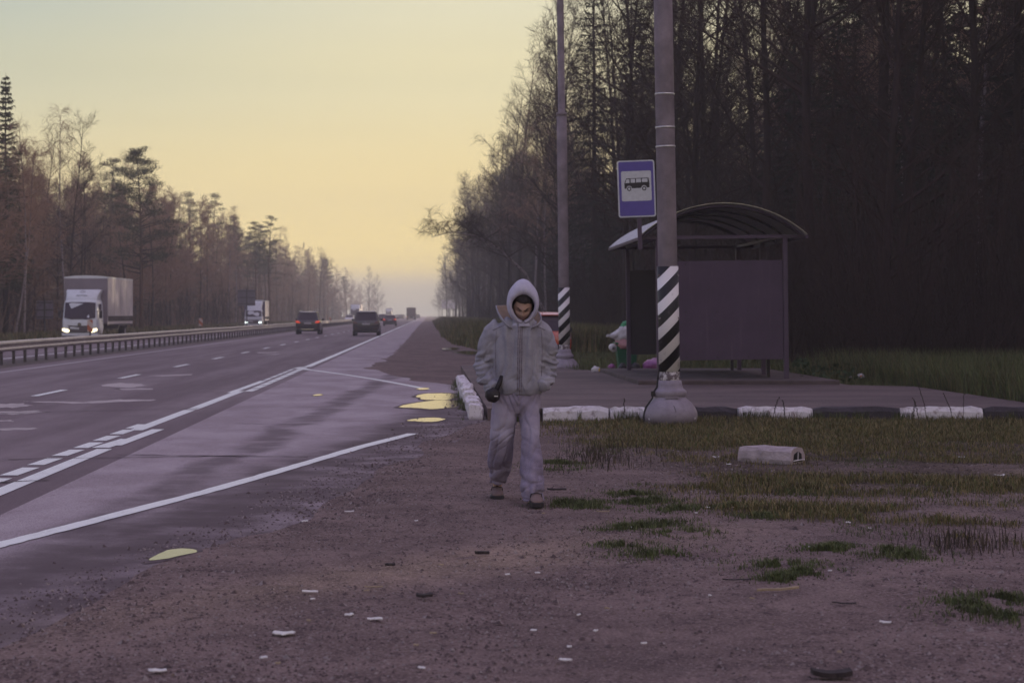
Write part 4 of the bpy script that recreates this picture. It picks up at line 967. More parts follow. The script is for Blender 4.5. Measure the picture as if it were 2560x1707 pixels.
def jeans_wear(g, c):
    x, y, z = g.xyz(); w = g.math('MULTIPLY', g.rng(g.math('ABSOLUTE', g.math('SUBTRACT', z, .62)), .28, .02), g.rng(g.noise(4, 4), .35, .65, .1, .8)); return g.mix(w, c, (.42,.385,.48))
M['jeans'] = fabric('faded_denim', (.165,.140,.205), (.285,.245,.330), jeans_wear, 5.0)
M['suede'] = mat('pink_suede', (.18,.125,.12), .85, .15, 14, bump=.3, bscale=80)
M['sole'] = mat('shoe_sole', (.020,.016,.022), .6, .2, 20); M['nylon'] = mat('black_nylon', (.016,.012,.016), .55, .3, 40, bump=.3, bscale=90)
BYY = .32                                                    # torso depth behind the front foot
# --- head (face -Y, looking down), neck, torso, arms with hands in the pockets, legs: one body
hb = MB(); hc = Vector((.038, BYY-.135, 1.555)); pitch = R(27)
def headpt(th, ph):
    """th from crown (0) to below the chin (pi); ph around, 0 = face (-Y), + = towards +X"""
    d = Vector((math.sin(th)*math.sin(ph), -math.sin(th)*math.cos(ph), math.cos(th)))
    x, y, z = d.x*.076, d.y*.098, d.z*.118
    f = max(0, math.cos(ph)) * math.sin(th)
    if z < -.02:                                               # jaw narrows to the chin
        t = (-z-.02)/.10; x *= 1 - .30*t*t; y = y*(1-.10*t) - .012*t*(f > .2)
    gx = lambda c, w: math.exp(-((x-c)/w)**2)
    gz = lambda c, w: math.exp(-((z-c)/w)**2)
    if f > .3:
        y -= .010*gz(.018,.014)*gx(0,.05)                                       # frowning brow ridge
        y += .015*gz(-.004,.013)*(gx(.031,.018)+gx(-.031,.018))                 # eye sockets
        y -= .026*gx(0,.013)*math.exp(-((z+.030)/.020)**2) + .012*gx(0,.010)*gz(-.006,.022) # nose
        y -= .007*gz(-.036,.014)*(gx(.019,.010)+gx(-.019,.010))                 # nostrils
        y -= .008*gz(-.026,.020)*(gx(.044,.018)+gx(-.044,.018))                 # bunched cheeks
        y -= .008*gz(-.061,.007)*gx(0,.026) + .008*gz(-.075,.008)*gx(0,.022)    # lips
        y += .007*gz(-.068,.0035)*gx(0,.028)
        y -= .010*gz(-.103,.014)*gx(0,.022)                                     # chin
    for s_ in (-1, 1):                                                          # ears
        if abs(ph - s_*1.65) < .28 and abs(z+.008) < .034: x += s_*.014*(1-abs(ph-s_*1.65)/.28)
    v = Vector((x, y, z)); v.rotate(Matrix.Rotation(pitch, 3, 'X')); v.rotate(Matrix.Rotation(R(4), 3, 'Y')); return hc + v
NT, NP = 48, 64
rings = [[headpt(.03 + (math.pi-.06)*i/NT, 2*math.pi*k/NP) for k in range(NP)] for i in range(NT+1)]
hb.loft(rings)
hb.loft([ell(.035, BYY-.09, 1.50, .055,.06), ell(.03,BYY-.06,1.44,.056,.06), ell(.02,BYY-.03,1.40,.09,.07), ell(.01,BYY-.01,1.36,.165,.085), ell(.005,BYY,1.25,.175,.10), ell(0,BYY,1.05,.15,.095), ell(0,BYY,.92,.16,.10), ell(0,BYY,.80,.15,.10)])
# sides: image-left (-1) = his right arm
ARM = {-1: [(-.17,BYY-.02,1.375),(-.225,BYY+.005,1.26),(-.255,BYY+.045,1.08),(-.225,BYY-.03,.985),(-.165,BYY-.085,.935)],
        1: [(.185,BYY-.02,1.375),(.235,BYY+.005,1.26),(.262,BYY+.045,1.08),(.245,BYY-.03,.985),(.18,BYY-.085,.935)]}
FOOT = {-1: Vector((-.150, .62, 0)), 1: Vector((.135, .02, 0))}
LEG = {-1: [(-.075,BYY+.0,.84),(-.105,BYY+.0,.66),(-.130,BYY+.03,.46),(-.140,.50,.28),(-.145,.64,.11)],
        1: [(.085,BYY+.0,.84),(.10,BYY-.03,.66),(.115,BYY-.10,.46),(.120,.10,.26),(.125,.045,.09)]}
for s_ in (-1, 1):
    hb.tube(ARM[s_], [.055,.048,.042,.038,.028], 14)
    wv = Vector(ARM[s_][-1]); 
    hb.tube([wv, wv+Vector((-s_*.035,.04,-.012)), wv+Vector((-s_*.075,.06,-.022))], [.028,.034,.026], 10)      # palm, inside the pocket
    for k in range(4):
        p = wv + Vector((-s_*.075, .035+.018*k, -.022)); hb.tube([p, p+Vector((-s_*.034,.004,-.006)), p+Vector((-s_*(.060+.006*(k in (1,2))),.012,-.012))], [.009,.0085,.007], 8)
    p = wv + Vector((-s_*.03,.03,.005)); hb.tube([p, p+Vector((-s_*.03,.012,.020)), p+Vector((-s_*.055,.02,.022))], [.011,.010,.008], 8)
    hb.tube(LEG[s_], [.075,.068,.052,.048,.036], 14)
    hb.tube([Vector(LEG[s_][-1]), FOOT[s_]+Vector((0,-.02,.05)), FOOT[s_]+Vector((0,-.14,.03))], [.036,.038,.028], 12)
body = remeshed('body', hb, [M['skin'], M['lips'], M['stubble']], .0052, 1, man)
Ri = Matrix.Rotation(-R(4), 3, 'Y'); Rx = Matrix.Rotation(-pitch, 3, 'X')
for p in body.data.polygons:
    c = p.center - hc
    if c.z < -.2: continue
    c = Rx @ (Ri @ c)
    if c.y < -.05 and abs(c.x) < .026 and -.079 < c.z < -.058: p.material_index = 1
    elif c.z < -.040 and c.y < .03 and not (abs(c.x) < .022 and c.z > -.054) and (abs(c.x) > .036 or c.z < -.050) : p.material_index = 2
def on_head(x, z, out=.002):
    """point on the face at head-local x, z"""
    best = None
    for i in range(NT+1):
        th = .03 + (math.pi-.06)*i/NT
        for k in range(-14, 15):
            q = headpt(th, k*.07); l = Rx @ (Ri @ (q-hc)); d = (l.x-x)**2 + (l.z-z)**2
            if best is None or d < best[0]: best = (d, q)
    return best[1] + Vector((0, -out, 0))
b = MB()
for s_ in (-1, 1):
    P = [on_head(s_*.008,.006,.004), on_head(s_*.020,.010,.004), on_head(s_*.034,.019,.003), on_head(s_*.050,.020,.001)]; b.tube(P, [.003,.0046,.004,.002], 6)
b.build('eyebrows', M['hair'], man, smooth=True)
for s_ in (-1, 1):
    b = MB(); P = [on_head(s_*.016,-.006,.0), on_head(s_*.028,-.004,.001), on_head(s_*.043,-.002,.0)]; b.tube(P, [.0018,.0036,.0018], 6); b.build('eye', mat('eye_dark', (.02,.014,.014), .3), man, smooth=True)
b = MB(); P = [on_head(x,-.068+abs(x)*.12,.0005) for x in (-.027,-.014,0,.014,.027)]; b.tube(P, [.0008,.0015,.0017,.0015,.0008], 5); b.build('mouth_line', mat('mouth_dark', (.07,.03,.03), .6), man, smooth=True)
# hair: a fringe cap over the upper forehead and skull
b = MB(); rings = []
for i in range(10):
    th = .03 + 1.52*i/9
    row = []
    for k in range(40):
        ph = 2*math.pi*k/40; lim = 1.0 if math.cos(ph) > .2 else 1.25; q = headpt(min(th*(.66 if math.cos(ph) > .45 else lim*1.0), 1.9), ph); row.append(hc + (q-hc)*(1.075 + .02*nz_(q.x*60,q.y*60,q.z*60)))
    rings.append(row)
b.loft(rings, caps=True); b.build('hair', M['hair'], man, smooth=True)

# --- jeans
jb = MB(); OFFL = {-1: [.118,.112,.105,.108,.088], 1: [.112,.098,.092,.100,.096]}
jb.loft([ell(.01,BYY,.955,.170,.125), ell(.008,BYY,.88,.182,.135), ell(.004,BYY+.005,.80,.190,.14), ell(.0,BYY+.01,.735,.175,.125), ell(.0,BYY+.01,.70,.11,.10)])
JL = {-1: [(-.085,BYY+.01,.84),(-.105,BYY+.0,.68),(-.122,BYY+.02,.50),(-.132,.44,.32),(-.142,.555,.185),(-.148,.60,.125)],
       1: [(.085,BYY+.0,.84),(.098,BYY-.03,.68),(.110,BYY-.10,.50),(.112,.155,.30),(.112,.09,.14),(.114,.075,.035)]}
JR = {-1: [.105,.108,.104,.104,.086,.070], 1: [.098,.090,.088,.096,.098,.092]}
for s_ in (-1, 1):
    P = JL[s_]; rs = JR[s_]; rings = []
    m = 22
    for i in range(m+1):
        t = i/m*(len(P)-1); j = min(int(t), len(P)-2); q = t-j; q2 = q*q*(3-2*q) if False else q
        c = Vector(P[j]).lerp(Vector(P[j+1]), q2); r = rs[j]*(1-q2)+rs[j+1]*q2; rings.append(ell(c.x, c.y, c.z, r*.98, r*1.12, 26))
    jb.loft(rings)
def jean_fold(co, n):
    s_ = -1 if co.x < 0.0 else 1; z = co.z
    low = sstep(.40, .12, z); hip = sstep(.60, .78, z)*sstep(.95,.86,z)
    a = .008*nz_(co.x*9+s_*5, co.y*6, z*7) + (.006+.016*low)*nz_(co.x*6, co.y*6+s_*3, z*15+co.x*5*s_) + .008*hip*nz_(co.x*18, co.y*10, (z*14 - abs(co.x-.0)*22))
    a += .010*nz_(co.x*22+s_, co.y*9, z*2.5)*sstep(.80,.45,z)
    rg = lambda v, k=3.4: (1-min(1, abs(v)*k))**2
    a -= .012*rg(nz_(co.x*12+s_*4, co.y*7, z*2.6))*sstep(.82,.70,z) + .012*low*rg(nz_(co.x*5, co.y*5+s_, z*17)) + .010*hip*rg(nz_(co.x*5, co.y*4, z*9-abs(co.x-.01)*20))
    a -= .010*math.exp(-((z-.50)/.10)**2)*rg(nz_(co.x*5+s_*2, co.y*4, z*13+co.x*s_*8))
    return n*a
jeans = remeshed('jeans', jb, M['jeans'], .0062, 9, man, jean_fold)
# --- shoes
for s_ in (-1, 1):
    f = FOOT[s_]; b = MB(); rings = []; pit = R(0); so = MB(); r2 = []
    for y, w, z0, z1 in ((.13,.030,.03,.085),(.11,.040,.03,.115),(.05,.043,.03,.13),(-.02,.045,.03,.105),(-.08,.050,.03,.082),(-.12,.048,.03,.070),(-.155,.036,.03,.058),(-.168,.018,.032,.048)):
        rings.append([(f.x+w*math.cos(a)*(1.0 if math.sin(a) < .3 else .9), f.y+y, z0 + (z1-z0)*(.5+.5*math.sin(a))) for a in [2*math.pi*k/16 for k in range(16)]])
    b.loft(rings); sh_ = b.build('shoe', M['suede'], man, smooth=True)
    for y, w in ((.138,.032),(.11,.046),(.03,.047),(-.06,.053),(-.12,.053),(-.16,.040),(-.176,.020)):
        r2.append([(f.x-w,f.y+y,.0),(f.x+w,f.y+y,.0),(f.x+w*1.04,f.y+y,.038),(f.x-w*1.04,f.y+y,.038)])
    so.loft(r2); so.build('sole', M['sole'], sh_, smooth=False, bevel=.006)
    b = MB(); b.tube([(f.x-.047,f.y-.02,.055),(f.x-.04,f.y-.045,.095),(f.x,f.y-.055,.105),(f.x+.04,f.y-.045,.095),(f.x+.047,f.y-.02,.055)], .004, 5); b.build('strap', M['sole'], sh_, smooth=True)
# --- jacket
jk = MB()
TR = [(.845,.012,.150,.115),(.862,.012,.182,.145),(.90,.012,.200,.162),(.98,.010,.212,.170),(1.10,.008,.218,.170),(1.22,.008,.222,.162),(1.32,.008,.222,.148),(1.385,.010,.205,.130),(1.43,.016,.158,.112),(1.46,.022,.115,.098)]
jk.loft([ell(cx, BYY - .02*sstep(1.1,1.45,z)*2.2 - .0, z, rx, ry, 40, pw=2.25) for z, cx, rx, ry in TR])
SL = {-1: [(-.125,BYY-.03,1.395),(-.195,BYY-.02,1.335),(-.238,BYY+.0,1.22),(-.252,BYY+.035,1.08),(-.238,BYY+.0,1.00),(-.205,BYY-.06,.945),(-.180,BYY-.105,.918)],
       1: [(.145,BYY-.03,1.395),(.210,BYY-.02,1.335),(.238,BYY+.0,1.22),(.246,BYY+.035,1.08),(.238,BYY+.0,1.00),(.216,BYY-.06,.95),(.196,BYY-.105,.925)]}
for s_ in (-1, 1):
    P = [Vector(p) for p in SL[s_]]; rs = [.072,.082,.088,.086,.082,.066,.050]; pts = []; rr_ = []
    for i in range(len(P)-1):
        for k in range(4): t = k/4; pts.append(P[i].lerp(P[i+1], t)); rr_.append(rs[i]*(1-t)+rs[i+1]*t)
    pts.append(P[-1]); rr_.append(rs[-1]); jk.tube(pts, rr_, 24)
def jacket_fold(co, n):
    x, y, z = co; sl = sstep(.17,.225,abs(x)); s_ = -1 if x < 0 else 1
    bunch = sstep(1.28,1.10,z)
    a = .007*nz_(x*6,y*6,z*5)
    a += sl*(.006+.024*bunch)*nz_(x*5+s_*9, y*7, z*26 + x*s_*9) + sl*bunch*.012*nz_(x*14,y*14,z*40)
    tor = 1-sl
    a += tor*.013*math.sin(x*62 + 2.2*nz_(x*4,y*3,z*3) + 1.0)*sstep(.95,1.38,z)*(.4+.6*abs(nz_(x*9,y*4,2.)))*1.6
    a += tor*.010*nz_(x*16,y*9,z*5) + tor*sstep(.95,.87,z)*.006*nz_(x*34,y*20,z*8)
    a -= .016*math.exp(-((abs(x)-.172)/.020)**2)*sstep(1.36,1.22,z)*sstep(.9,1.0,z)       # arm holes: crease between sleeve and body
    rg = lambda v, k=3.2: (1-min(1, abs(v)*k))**2
    a -= sl*bunch*.017*rg(nz_(x*4+s_*9, y*4, z*13 + x*s_*7)) + sl*(1-bunch)*.008*rg(nz_(x*9, y*6, z*5))
    a -= tor*.011*rg(nz_(x*10, y*4, z*2.4), 4)*sstep(.86,.95,z)*(1-.5*sstep(1.36,1.42,z)) + tor*.008*rg(nz_(x*5, y*4, z*9+abs(x)*9), 4)*sstep(1.15,.95,z)
    return n*a
jacket = remeshed('jacket', jk, M['jacket'], .0062, 9, man, jacket_fold)
def jfront(x, z):
    """front surface of the jacket at x, z by ray cast"""
    hit, loc, nn, i = jacket.ray_cast(Vector((x, BYY-1, z)), Vector((0,1,0))); return loc if hit else Vector((x, BYY-.17, z))
bpy.context.view_layer.update()
b = MB()
for dx in (-.016, .0, .016):
    P = [jfront(.018+dx - .012*(1.4-z), z) + Vector((0,-.0025,0)) for z in [.852+.028*i for i in range(21)]]; b.tube(P, .0034 if dx else .0045, 5)
b.build('zip', M['jacket_seam'], man, smooth=True)
b = MB()
for s_ in (-1, 1):
    P = [jfront(s_*(.205-.10*t)+.012, 1.365+.045*t) + Vector((0,-.002,0)) for t in [i/8 for i in range(9)]]; b.tube(P, .0028, 5)
    P = [jfront(s_*(.178+.006*math.sin(t*3))+.01, 1.36-.36*t) + Vector((0,-.001,0)) for t in [i/14 for i in range(15)]]; b.tube(P, .0026, 5)
b.build('seams', M['jacket_seam'], man, smooth=True)['kind'] = 'stuff'
# cuffs and hem band
for s_ in (-1, 1):
    c0, c1 = Vector(SL[s_][-2]), Vector(SL[s_][-1]); d = (c1-c0).normalized(); b = MB()
    b.tube([c1-d*.028, c1-d*.012, c1+d*.012, c1+d*.020], [.056,.050,.050,.044], 20); b.build('cuff', M['jacket'], man, smooth=True)
# jacket hood lying open round the neck, tan lining inside, standing up on the image-left side
b = MB(); n = 44; rings = []
rows = 7
for j in range(rows+1):
    v = j/rows; ring = []
    for k in range(n+1):
        a = R(-150) + R(300)*k/n                                    # 0 = back (+Y); ends at the front V
        back = .5+.5*math.cos(a); left = max(0, -math.sin(a)); frontness = max(0, -math.cos(a))
        lf = sstep(R(-150), R(-82), a)*(1-sstep(R(10), R(95), a)); hgt = .036 + .090*lf; out = .014 + .045*lf
        z0 = 1.435 - .070*frontness; rx, ry = .125 + .012*frontness, .105 + .03*frontness
        bulge = math.sin(v*math.pi*.75)*.022
        x = .030 + (rx + out*v + bulge)*math.sin(a); y = BYY - .055 + (ry + out*v + bulge)*math.cos(a)*1.0
        z = z0 + hgt*v - .02*v*v*frontness + .006*nz_(k*.4, v*4, 1)
        ring.append((x, y, z))
    rings.append(ring)
b.loft(rings, caps=False, closed=False); hd = b.build('jacket_hood', [M['lining'], M['jacket']], man, smooth=True)
q = hd.modifiers.new('t', 'SOLIDIFY'); q.thickness = .014; q.offset = 0; q.material_offset = 1; q.material_offset_rim = 1
q = hd.modifiers.new('s', 'SUBSURF'); q.levels = 1; q.render_levels = 2
# hoodie hood worn up: pointed oval opening
b = MB(); n = 40; rings = []
def rim(k):
    t = k/n; a = R(-172) + R(344)*t                                  # 0 = top, +-172 = under the chin
    cx, cz = .040, 1.560; w = .104*(1-.22*max(0,-math.cos(a))**1.5); hh = .105 if math.cos(a) > 0 else .134
    x = cx + w*math.sin(a) * (1 - .20*max(0, math.cos(a))**3); z = cz + hh*math.copysign(abs(math.cos(a))**1.0, math.cos(a)); y = BYY - .225 - .022*max(0, math.cos(a)) + .045*max(0,-math.cos(a))
    return Vector((x, y, z))
for v, grow, dy, lift in ((0,.92,.028,-.006),(.04,.97,.006,.0),(.10,1.01,.0,.010),(.2,1.06,.012,.030),(.36,1.12,.045,.055),(.54,1.15,.09,.060),(.72,1.10,.150,.040),(.88,.85,.205,-.005),(1,.42,.24,-.045)):
    ring = []
    for k in range(n+1):
        p = rim(k); c = Vector((.040, p.y, 1.555)); topk = max(0, 1-(abs(k/n-.5)*3.6)**2)
        q = c + (p-c)*grow; q.y += dy; q.z += lift*(.05+.35*max(0,1-abs(k/n-.5)*3)+1.0*topk) + .010*topk*(1 if v < .6 else .5)*0; q += Vector((.004*nz_(k*.5,v*6,3), .004*nz_(k*.5,v*6,7), .005*nz_(k*.6,v*7,5)))
        ring.append(q)
    rings.append(ring)
b.loft(rings, caps=False, closed=False); b.add(rings[-1], [tuple(range(n+1))]); hd = b.build('hoodie_hood', M['hoodie'], man, smooth=True)
q = hd.modifiers.new('t', 'SOLIDIFY'); q.thickness = .010; q.offset = 1; q = hd.modifiers.new('s', 'SUBSURF'); q.levels = 1; q.render_levels = 2
b = MB(); b.loft([ell(.036,BYY-.075,1.395,.115,.105), ell(.036,BYY-.075,1.42,.098,.095), ell(.038,BYY-.075,1.435,.080,.085), ell(.038,BYY-.07,1.44,.065,.070)], caps=False); o = b.build('hoodie_neck', M['hoodie'], man, smooth=True); o.modifiers.new('t','SOLIDIFY').thickness = .01
# black pouch hanging from the wrist by a strap
pc = Vector((-.198, BYY-.165, .855)); b = MB(); rr = random.Random(5); b.blob((0,0,0), .060,.045,.058, rr, n=18, m=12, amp=.06)
po = b.build('black_pouch', M['nylon'], smooth=True); po.location = Vector((PX, PY, .012)) + pc; tag(po, 'small black pouch on a strap hanging at the walking man\'s pocket', 'pouch')
b = MB(); b.tube([(.028,.0,.035),(.052,.015,.09),(.072,.03,.15)], [.020,.018,.015], 8); b.build('strap', M['nylon'], po, smooth=True)
b = MB(); b.box(.010,.040,-.049,-.044,-.010,-.004); b.build('tab', M['plastic'], po)
# ================================================================== TREES
def bark(name, c, var=.35): return mat(name, c, .95, var, 3, bump=.6, bscale=14, spec=.1, stretch=(1,1,.25), detail=6)
M['bark'] = bark('grey_brown_bark', (.034,.022,.023)); M['twigs'] = mat('bare_twigs', (.042,.026,.025), .95, .3, .3, spec=.08)
M['warm_twigs'] = mat('warm_bare_twigs', (.25,.158,.115), .95, .3, .3, spec=.08)
M['pine_bark'] = bark('pine_bark', (.10,.058,.042)); M['needle'] = mat('spruce_needles', (.014,.017,.011), .85, .35, .8, spec=.15); M['pine_needle'] = mat('pine_needles', (.045,.052,.028), .85, .35, .8, spec=.15)
g = G('birch_bark'); n1 = g.noise(3.2, 5, .7, stretch=(1.5,1.5,3.2)); c = g.mix(g.rng(n1, .52, .60), (.25,.205,.215), (.040,.030,.032)); x, y, z = g.xyz(); c = g.mix(g.rng(z, 9, 14, 0, .8), c, (.09,.06,.055)); g.bump(n1,.4,.02); M['birch'] = g.done(c, .85, .2)
M['moss'] = mat('mossy_bark', (.045,.052,.025), .95, .4, 2, bump=.5, bscale=12)

def rv(r, s=1.0): return Vector((r.uniform(-s,s), r.uniform(-s,s), r.uniform(-s,s)))
def polyline(p, d, L, n, r, wob, grav):
    P = [p.copy()]; d = d.normalized()
    for i in range(n):
        d = (d + rv(r, wob) + Vector((0,0,grav))).normalized(); P.append(P[-1] + d*(L/n))
    return P
def along(P, t):
    t *= len(P)-1; i = min(int(t), len(P)-2); return P[i].lerp(P[i+1], t-i), (P[i+1]-P[i]).normalized()
def perp(d, r):
    v = d.cross(rv(r)); 
    return v.normalized() if v.length > 1e-5 else d.orthogonal().normalized()
def twig(b, p, d, L, w, r, grav, mi=0):
    s = perp(d, r)*w; m = p + d*(L*.5) + rv(r, L*.08); e = p + (d + Vector((0,0,grav))).normalized()*L + rv(r, L*.1); o = len(b.v)
    b.v += [tuple(p-s), tuple(p+s), tuple(m+s*.7), tuple(m-s*.7), tuple(e)]; b.f += [(o,o+1,o+2,o+3), (o+3,o+2,o+4)]; b.m += [mi, mi]
def bare_tree(seed, h=21, base=.32, spread=.30, r0=.17, up=.65, nb=34, tw=10, droop=0.0, lean=(0,0), ttw=.010, arch=0.0, path=None):
    r = random.Random(seed); tb = MB(); cb = MB()
    P = [Vector((0,0,-.3))]; d = Vector((lean[0], lean[1], 1)).normalized(); ns = 12
    for i in range(ns):
        d = (d + Vector((r.uniform(-.045,.045)+arch*.06*i/ns*2, r.uniform(-.045,.045), .0 if arch else .02)) - Vector((0,0,abs(arch)*.035*i/ns*2))).normalized(); P.append(P[-1] + d*((h+.3)/ns))
    if path:
        Q = [Vector(p) for p in path]; P = [along(Q, i/ns*.999)[0] + rv(r, .05) for i in range(ns+1)]
    tb.tube(P, [r0*(1.25 if i == 0 else 1)*(1-.93*(i/ns)**.9)+.008 for i in range(ns+1)], 9)
    for k in range(nb):
        t = base + (1-base)*(k+r.random())/nb; p, dd = along(P, min(t,.985)); q = (t-base)/(1-base)
        a = r.uniform(0, 2*math.pi); L = h*spread*(1-q*.72)*r.uniform(.55,1.15); e = up*r.uniform(.6,1.3)+q*.5
        bd = Vector((math.cos(a), math.sin(a), e)).normalized(); br = r0*.36*(1-q*.75)*r.uniform(.7,1.1)
        B = polyline(p, bd, L, 5, r, .13, .05 - droop*.10); cb.tube(B, [br*(1-.85*i/5)+.004 for i in range(6)], 4, caps=False)
        n2 = max(4, int(L*2.5))
        for j in range(n2):
            u = .22 + .78*(j+r.random())/n2; p2, d2 = along(B, min(u,.99)); L2 = L*.36*(1.15-u)*r.uniform(.7,1.4) + .45
            bd2 = (d2*.7 + perp(d2, r)*.8 + Vector((0,0,.25-droop*.5))).normalized(); B2 = polyline(p2, bd2, L2, 3, r, .16, .04-droop*.22)
            cb.tube(B2, [br*.35*(1-u*.6)+.006, br*.25*(1-u*.6)+.005, .006, .004], 3, caps=False)
            for m in range(tw):
                w = (m+r.random())/tw; p3, d3 = along(B2, min(w,.99)); bd3 = (d3*.8 + perp(d3, r)*.75 + Vector((0,0,.12-droop*.6))).normalized()
                twig(cb, p3, bd3, r.uniform(.35,.95)*(1+droop*.4), ttw*r.uniform(.6,1.1), r, -droop*.6)
                if r.random() < .45: twig(cb, p3+bd3*.25, (bd3+perp(bd3,r)*.8).normalized(), r.uniform(.25,.55), ttw*.6, r, -droop*.6)
    return tb, cb
def spruce(seed, h=19, rmax=2.6, base=.06, dens=1.0, gap=.0):
    r = random.Random(seed); tb = MB(); cb = MB(); P = [Vector((r.uniform(-.05,.05)*i*.3, r.uniform(-.05,.05)*i*.3, h*i/8-.2)) for i in range(9)]
    tb.tube(P, [.19*(1-i/8.2)+.006 for i in range(9)], 8); z = h*base
    while z < h*.985:
        t = z/h; L0 = rmax*r.uniform(.72,1.15)*(1-t)**.85*(1 if t > .12 else .8)+.12; nbr = r.randint(5, 8); a0 = r.uniform(0, 6)
        for k in range(nbr):
            if r.random() < gap: continue
            a = a0 + 6.283*k/nbr + r.uniform(-.25,.25); L = L0*r.uniform(.6,1.15); p, _ = along(P, min(t,.98))
            d = Vector((math.cos(a), math.sin(a), r.uniform(-.25,.10)+t*.35)); B = polyline(p, d, L, 4, r, .06, -.03 if t < .7 else .03)
            cb.tube(B, [.022*(1-t)+.008,.014,.010,.007,.004], 3, caps=False, mi=1)
            nn = int((6 + L*9)*dens)
            for j in range(nn):
                u = .15+.85*r.random(); p2, d2 = along(B, min(u,.99)); s = d2.cross(Vector((0,0,1))).normalized()*(1 if r.random() < .5 else -1)
                dd = (d2*.55 + s*r.uniform(.2,1) + Vector((0,0,r.uniform(-.75,.05)))).normalized(); twig(cb, p2, dd, r.uniform(.18,.42)*(1.15-.5*t), .030*r.uniform(.7,1.3), r, -.5)
        z += h*.013*r.uniform(.5,1.5)+.05
    return tb, cb
def pine(seed, h=17, base=.55, spread=3.0, pads=30, dens=85, low=0):
    r = random.Random(seed); tb = MB(); cb = MB(); P = [Vector((0,0,-.2))]; d = Vector((r.uniform(-.05,.05), r.uniform(-.05,.05), 1))
    for i in range(9): d = (d + Vector((r.uniform(-.05,.05), r.uniform(-.05,.05), .05))).normalized(); P.append(P[-1]+d*(h+.2)/9)
    tb.tube(P, [.20*(1-.88*i/9) for i in range(10)], 9)
    for k in range(low):                                                   # bare lower limbs
        t = .15+.4*r.random(); p, _ = along(P, t); a = r.uniform(0,6.28); B = polyline(p, Vector((math.cos(a), math.sin(a), r.uniform(-.2,.15))), r.uniform(1.2,3.2), 4, r, .1, -.03); cb.tube(B, [.03,.022,.015,.010,.006], 3, caps=False, mi=1)
    for k in range(pads):
        q = (k+r.random())/pads; t = base + (1-base)*q; p, _ = along(P, min(t,.99)); a = r.uniform(0,6.28); L = spread*(1.05-q**1.6*.85)*r.uniform(.45,1.1)
        B = polyline(p, Vector((math.cos(a), math.sin(a), r.uniform(-.05,.45)+q*.3)), L, 4, r, .16, .02); cb.tube(B, [.06*(1-q)+.02,.04*(1-q)+.012,.02,.012,.006], 4, caps=False, mi=1)
        for u in (.55,.8,1.0):
            c, dd = along(B, min(u,.999)); c = c + rv(r, .25)*Vector((1,1,.4)) if False else c + Vector((r.uniform(-.25,.25), r.uniform(-.25,.25), r.uniform(-.05,.15))); rx = (.42+.30*r.random())*(1.1-.4*q)*(.7+.2*spread/3)
            for j in range(int(dens*.5)):
                v = rv(r); 
                if v.length > 1: v.normalized()
                pp = c + Vector((v.x*rx, v.y*rx, v.z*rx*.34)); d3 = (Vector((v.x, v.y, .45+r.uniform(-.3,.5)))).normalized(); twig(cb, pp, d3, r.uniform(.14,.30), .024*r.uniform(.6,1.2), r, .1)
    return tb, cb
def sapling(seed, h=6, stems=7, tw=26, leaves=0):
    r = random.Random(seed); tb = MB()
    for k in range(stems):
        p = Vector((r.gauss(0,.45), r.gauss(0,.45), -.1)); d = Vector((r.gauss(0,.16), r.gauss(0,.16), 1)); L = h*r.uniform(.5,1.1); B = polyline(p, d, L, 6, r, .07, .01); w = .010+.0024*L
        tb.tube(B, [w*(1-.8*i/6) for i in range(7)], 4, caps=False)
        for j in range(tw):
            u = .18+.8*r.random(); p2, d2 = along(B, u); dd = (d2*.8+perp(d2,r)*.7+Vector((0,0,.3))).normalized(); L2 = r.uniform(.4,1.5)*(1.15-u)
            B2 = polyline(p2, dd, L2, 2, r, .12, .06); tb.tube(B2, [.009,.007,.003], 3, caps=False)
            for m in range(3): p3, d3 = along(B2, r.random()*.95); twig(tb, p3, (d3+perp(d3,r)*.8).normalized(), r.uniform(.2,.5), .006, r, .1)
    return tb
PROTO = {}
def proto(key, name, tb, cb, tm, cm):
    PROTO[key] = (name, tb.mesh('trunk', tm, True), cb.mesh('crown', cm) if cb else None)
for i in range(4): proto('bare%d' % i, 'bare_tree', *bare_tree(100+i, h=(21,22,19,23)[i], base=(.24,.36,.16,.30)[i], spread=(.27,.24,.31,.26)[i], nb=(34,30,36,34)[i], ttw=.012), M['bark'], M['twigs'])
for i in range(2): proto('warm%d' % i, 'bare_tree', *bare_tree(120+i, h=16, base=.18, spread=.27, nb=38, tw=12, r0=.13, ttw=.022), M['bark'], M['warm_twigs'])
for i in range(3): proto('birch%d' % i, 'birch_tree', *bare_tree(140+i, h=(19,21,17)[i], base=.45, spread=.22, r0=.115, up=.9, nb=26, tw=10, droop=.8, lean=((.05,0),(-.04,.02),(.10,0))[i]), M['birch'], M['warm_twigs'])
for i in range(3): proto('spruce%d' % i, 'spruce_tree', *spruce(160+i, h=(20,17,22)[i], rmax=(2.6,2.4,3.2)[i], base=(.05,.10,.16)[i], gap=(.0,.1,.15)[i]), M['bark'], [M['needle'], M['twigs']])
for i in range(3): proto('pine%d' % i, 'pine_tree', *pine(180+i, h=(17,16,18)[i], base=(.55,.62,.48)[i], spread=(2.6,2.2,3.2)[i], low=(5,2,9)[i]), M['pine_bark'], [M['pine_needle'], M['twigs']])
for i in range(3): proto('sap%d' % i, 'bare_bush', sapling(200+i, h=(5.5,7,4)[i], stems=(7,6,10)[i]), None, M['twigs'], None)
FIRST = {}
CAT = {'bare_tree':'tree','birch_tree':'tree','spruce_tree':'tree','pine_tree':'tree','bare_bush':'bush'}
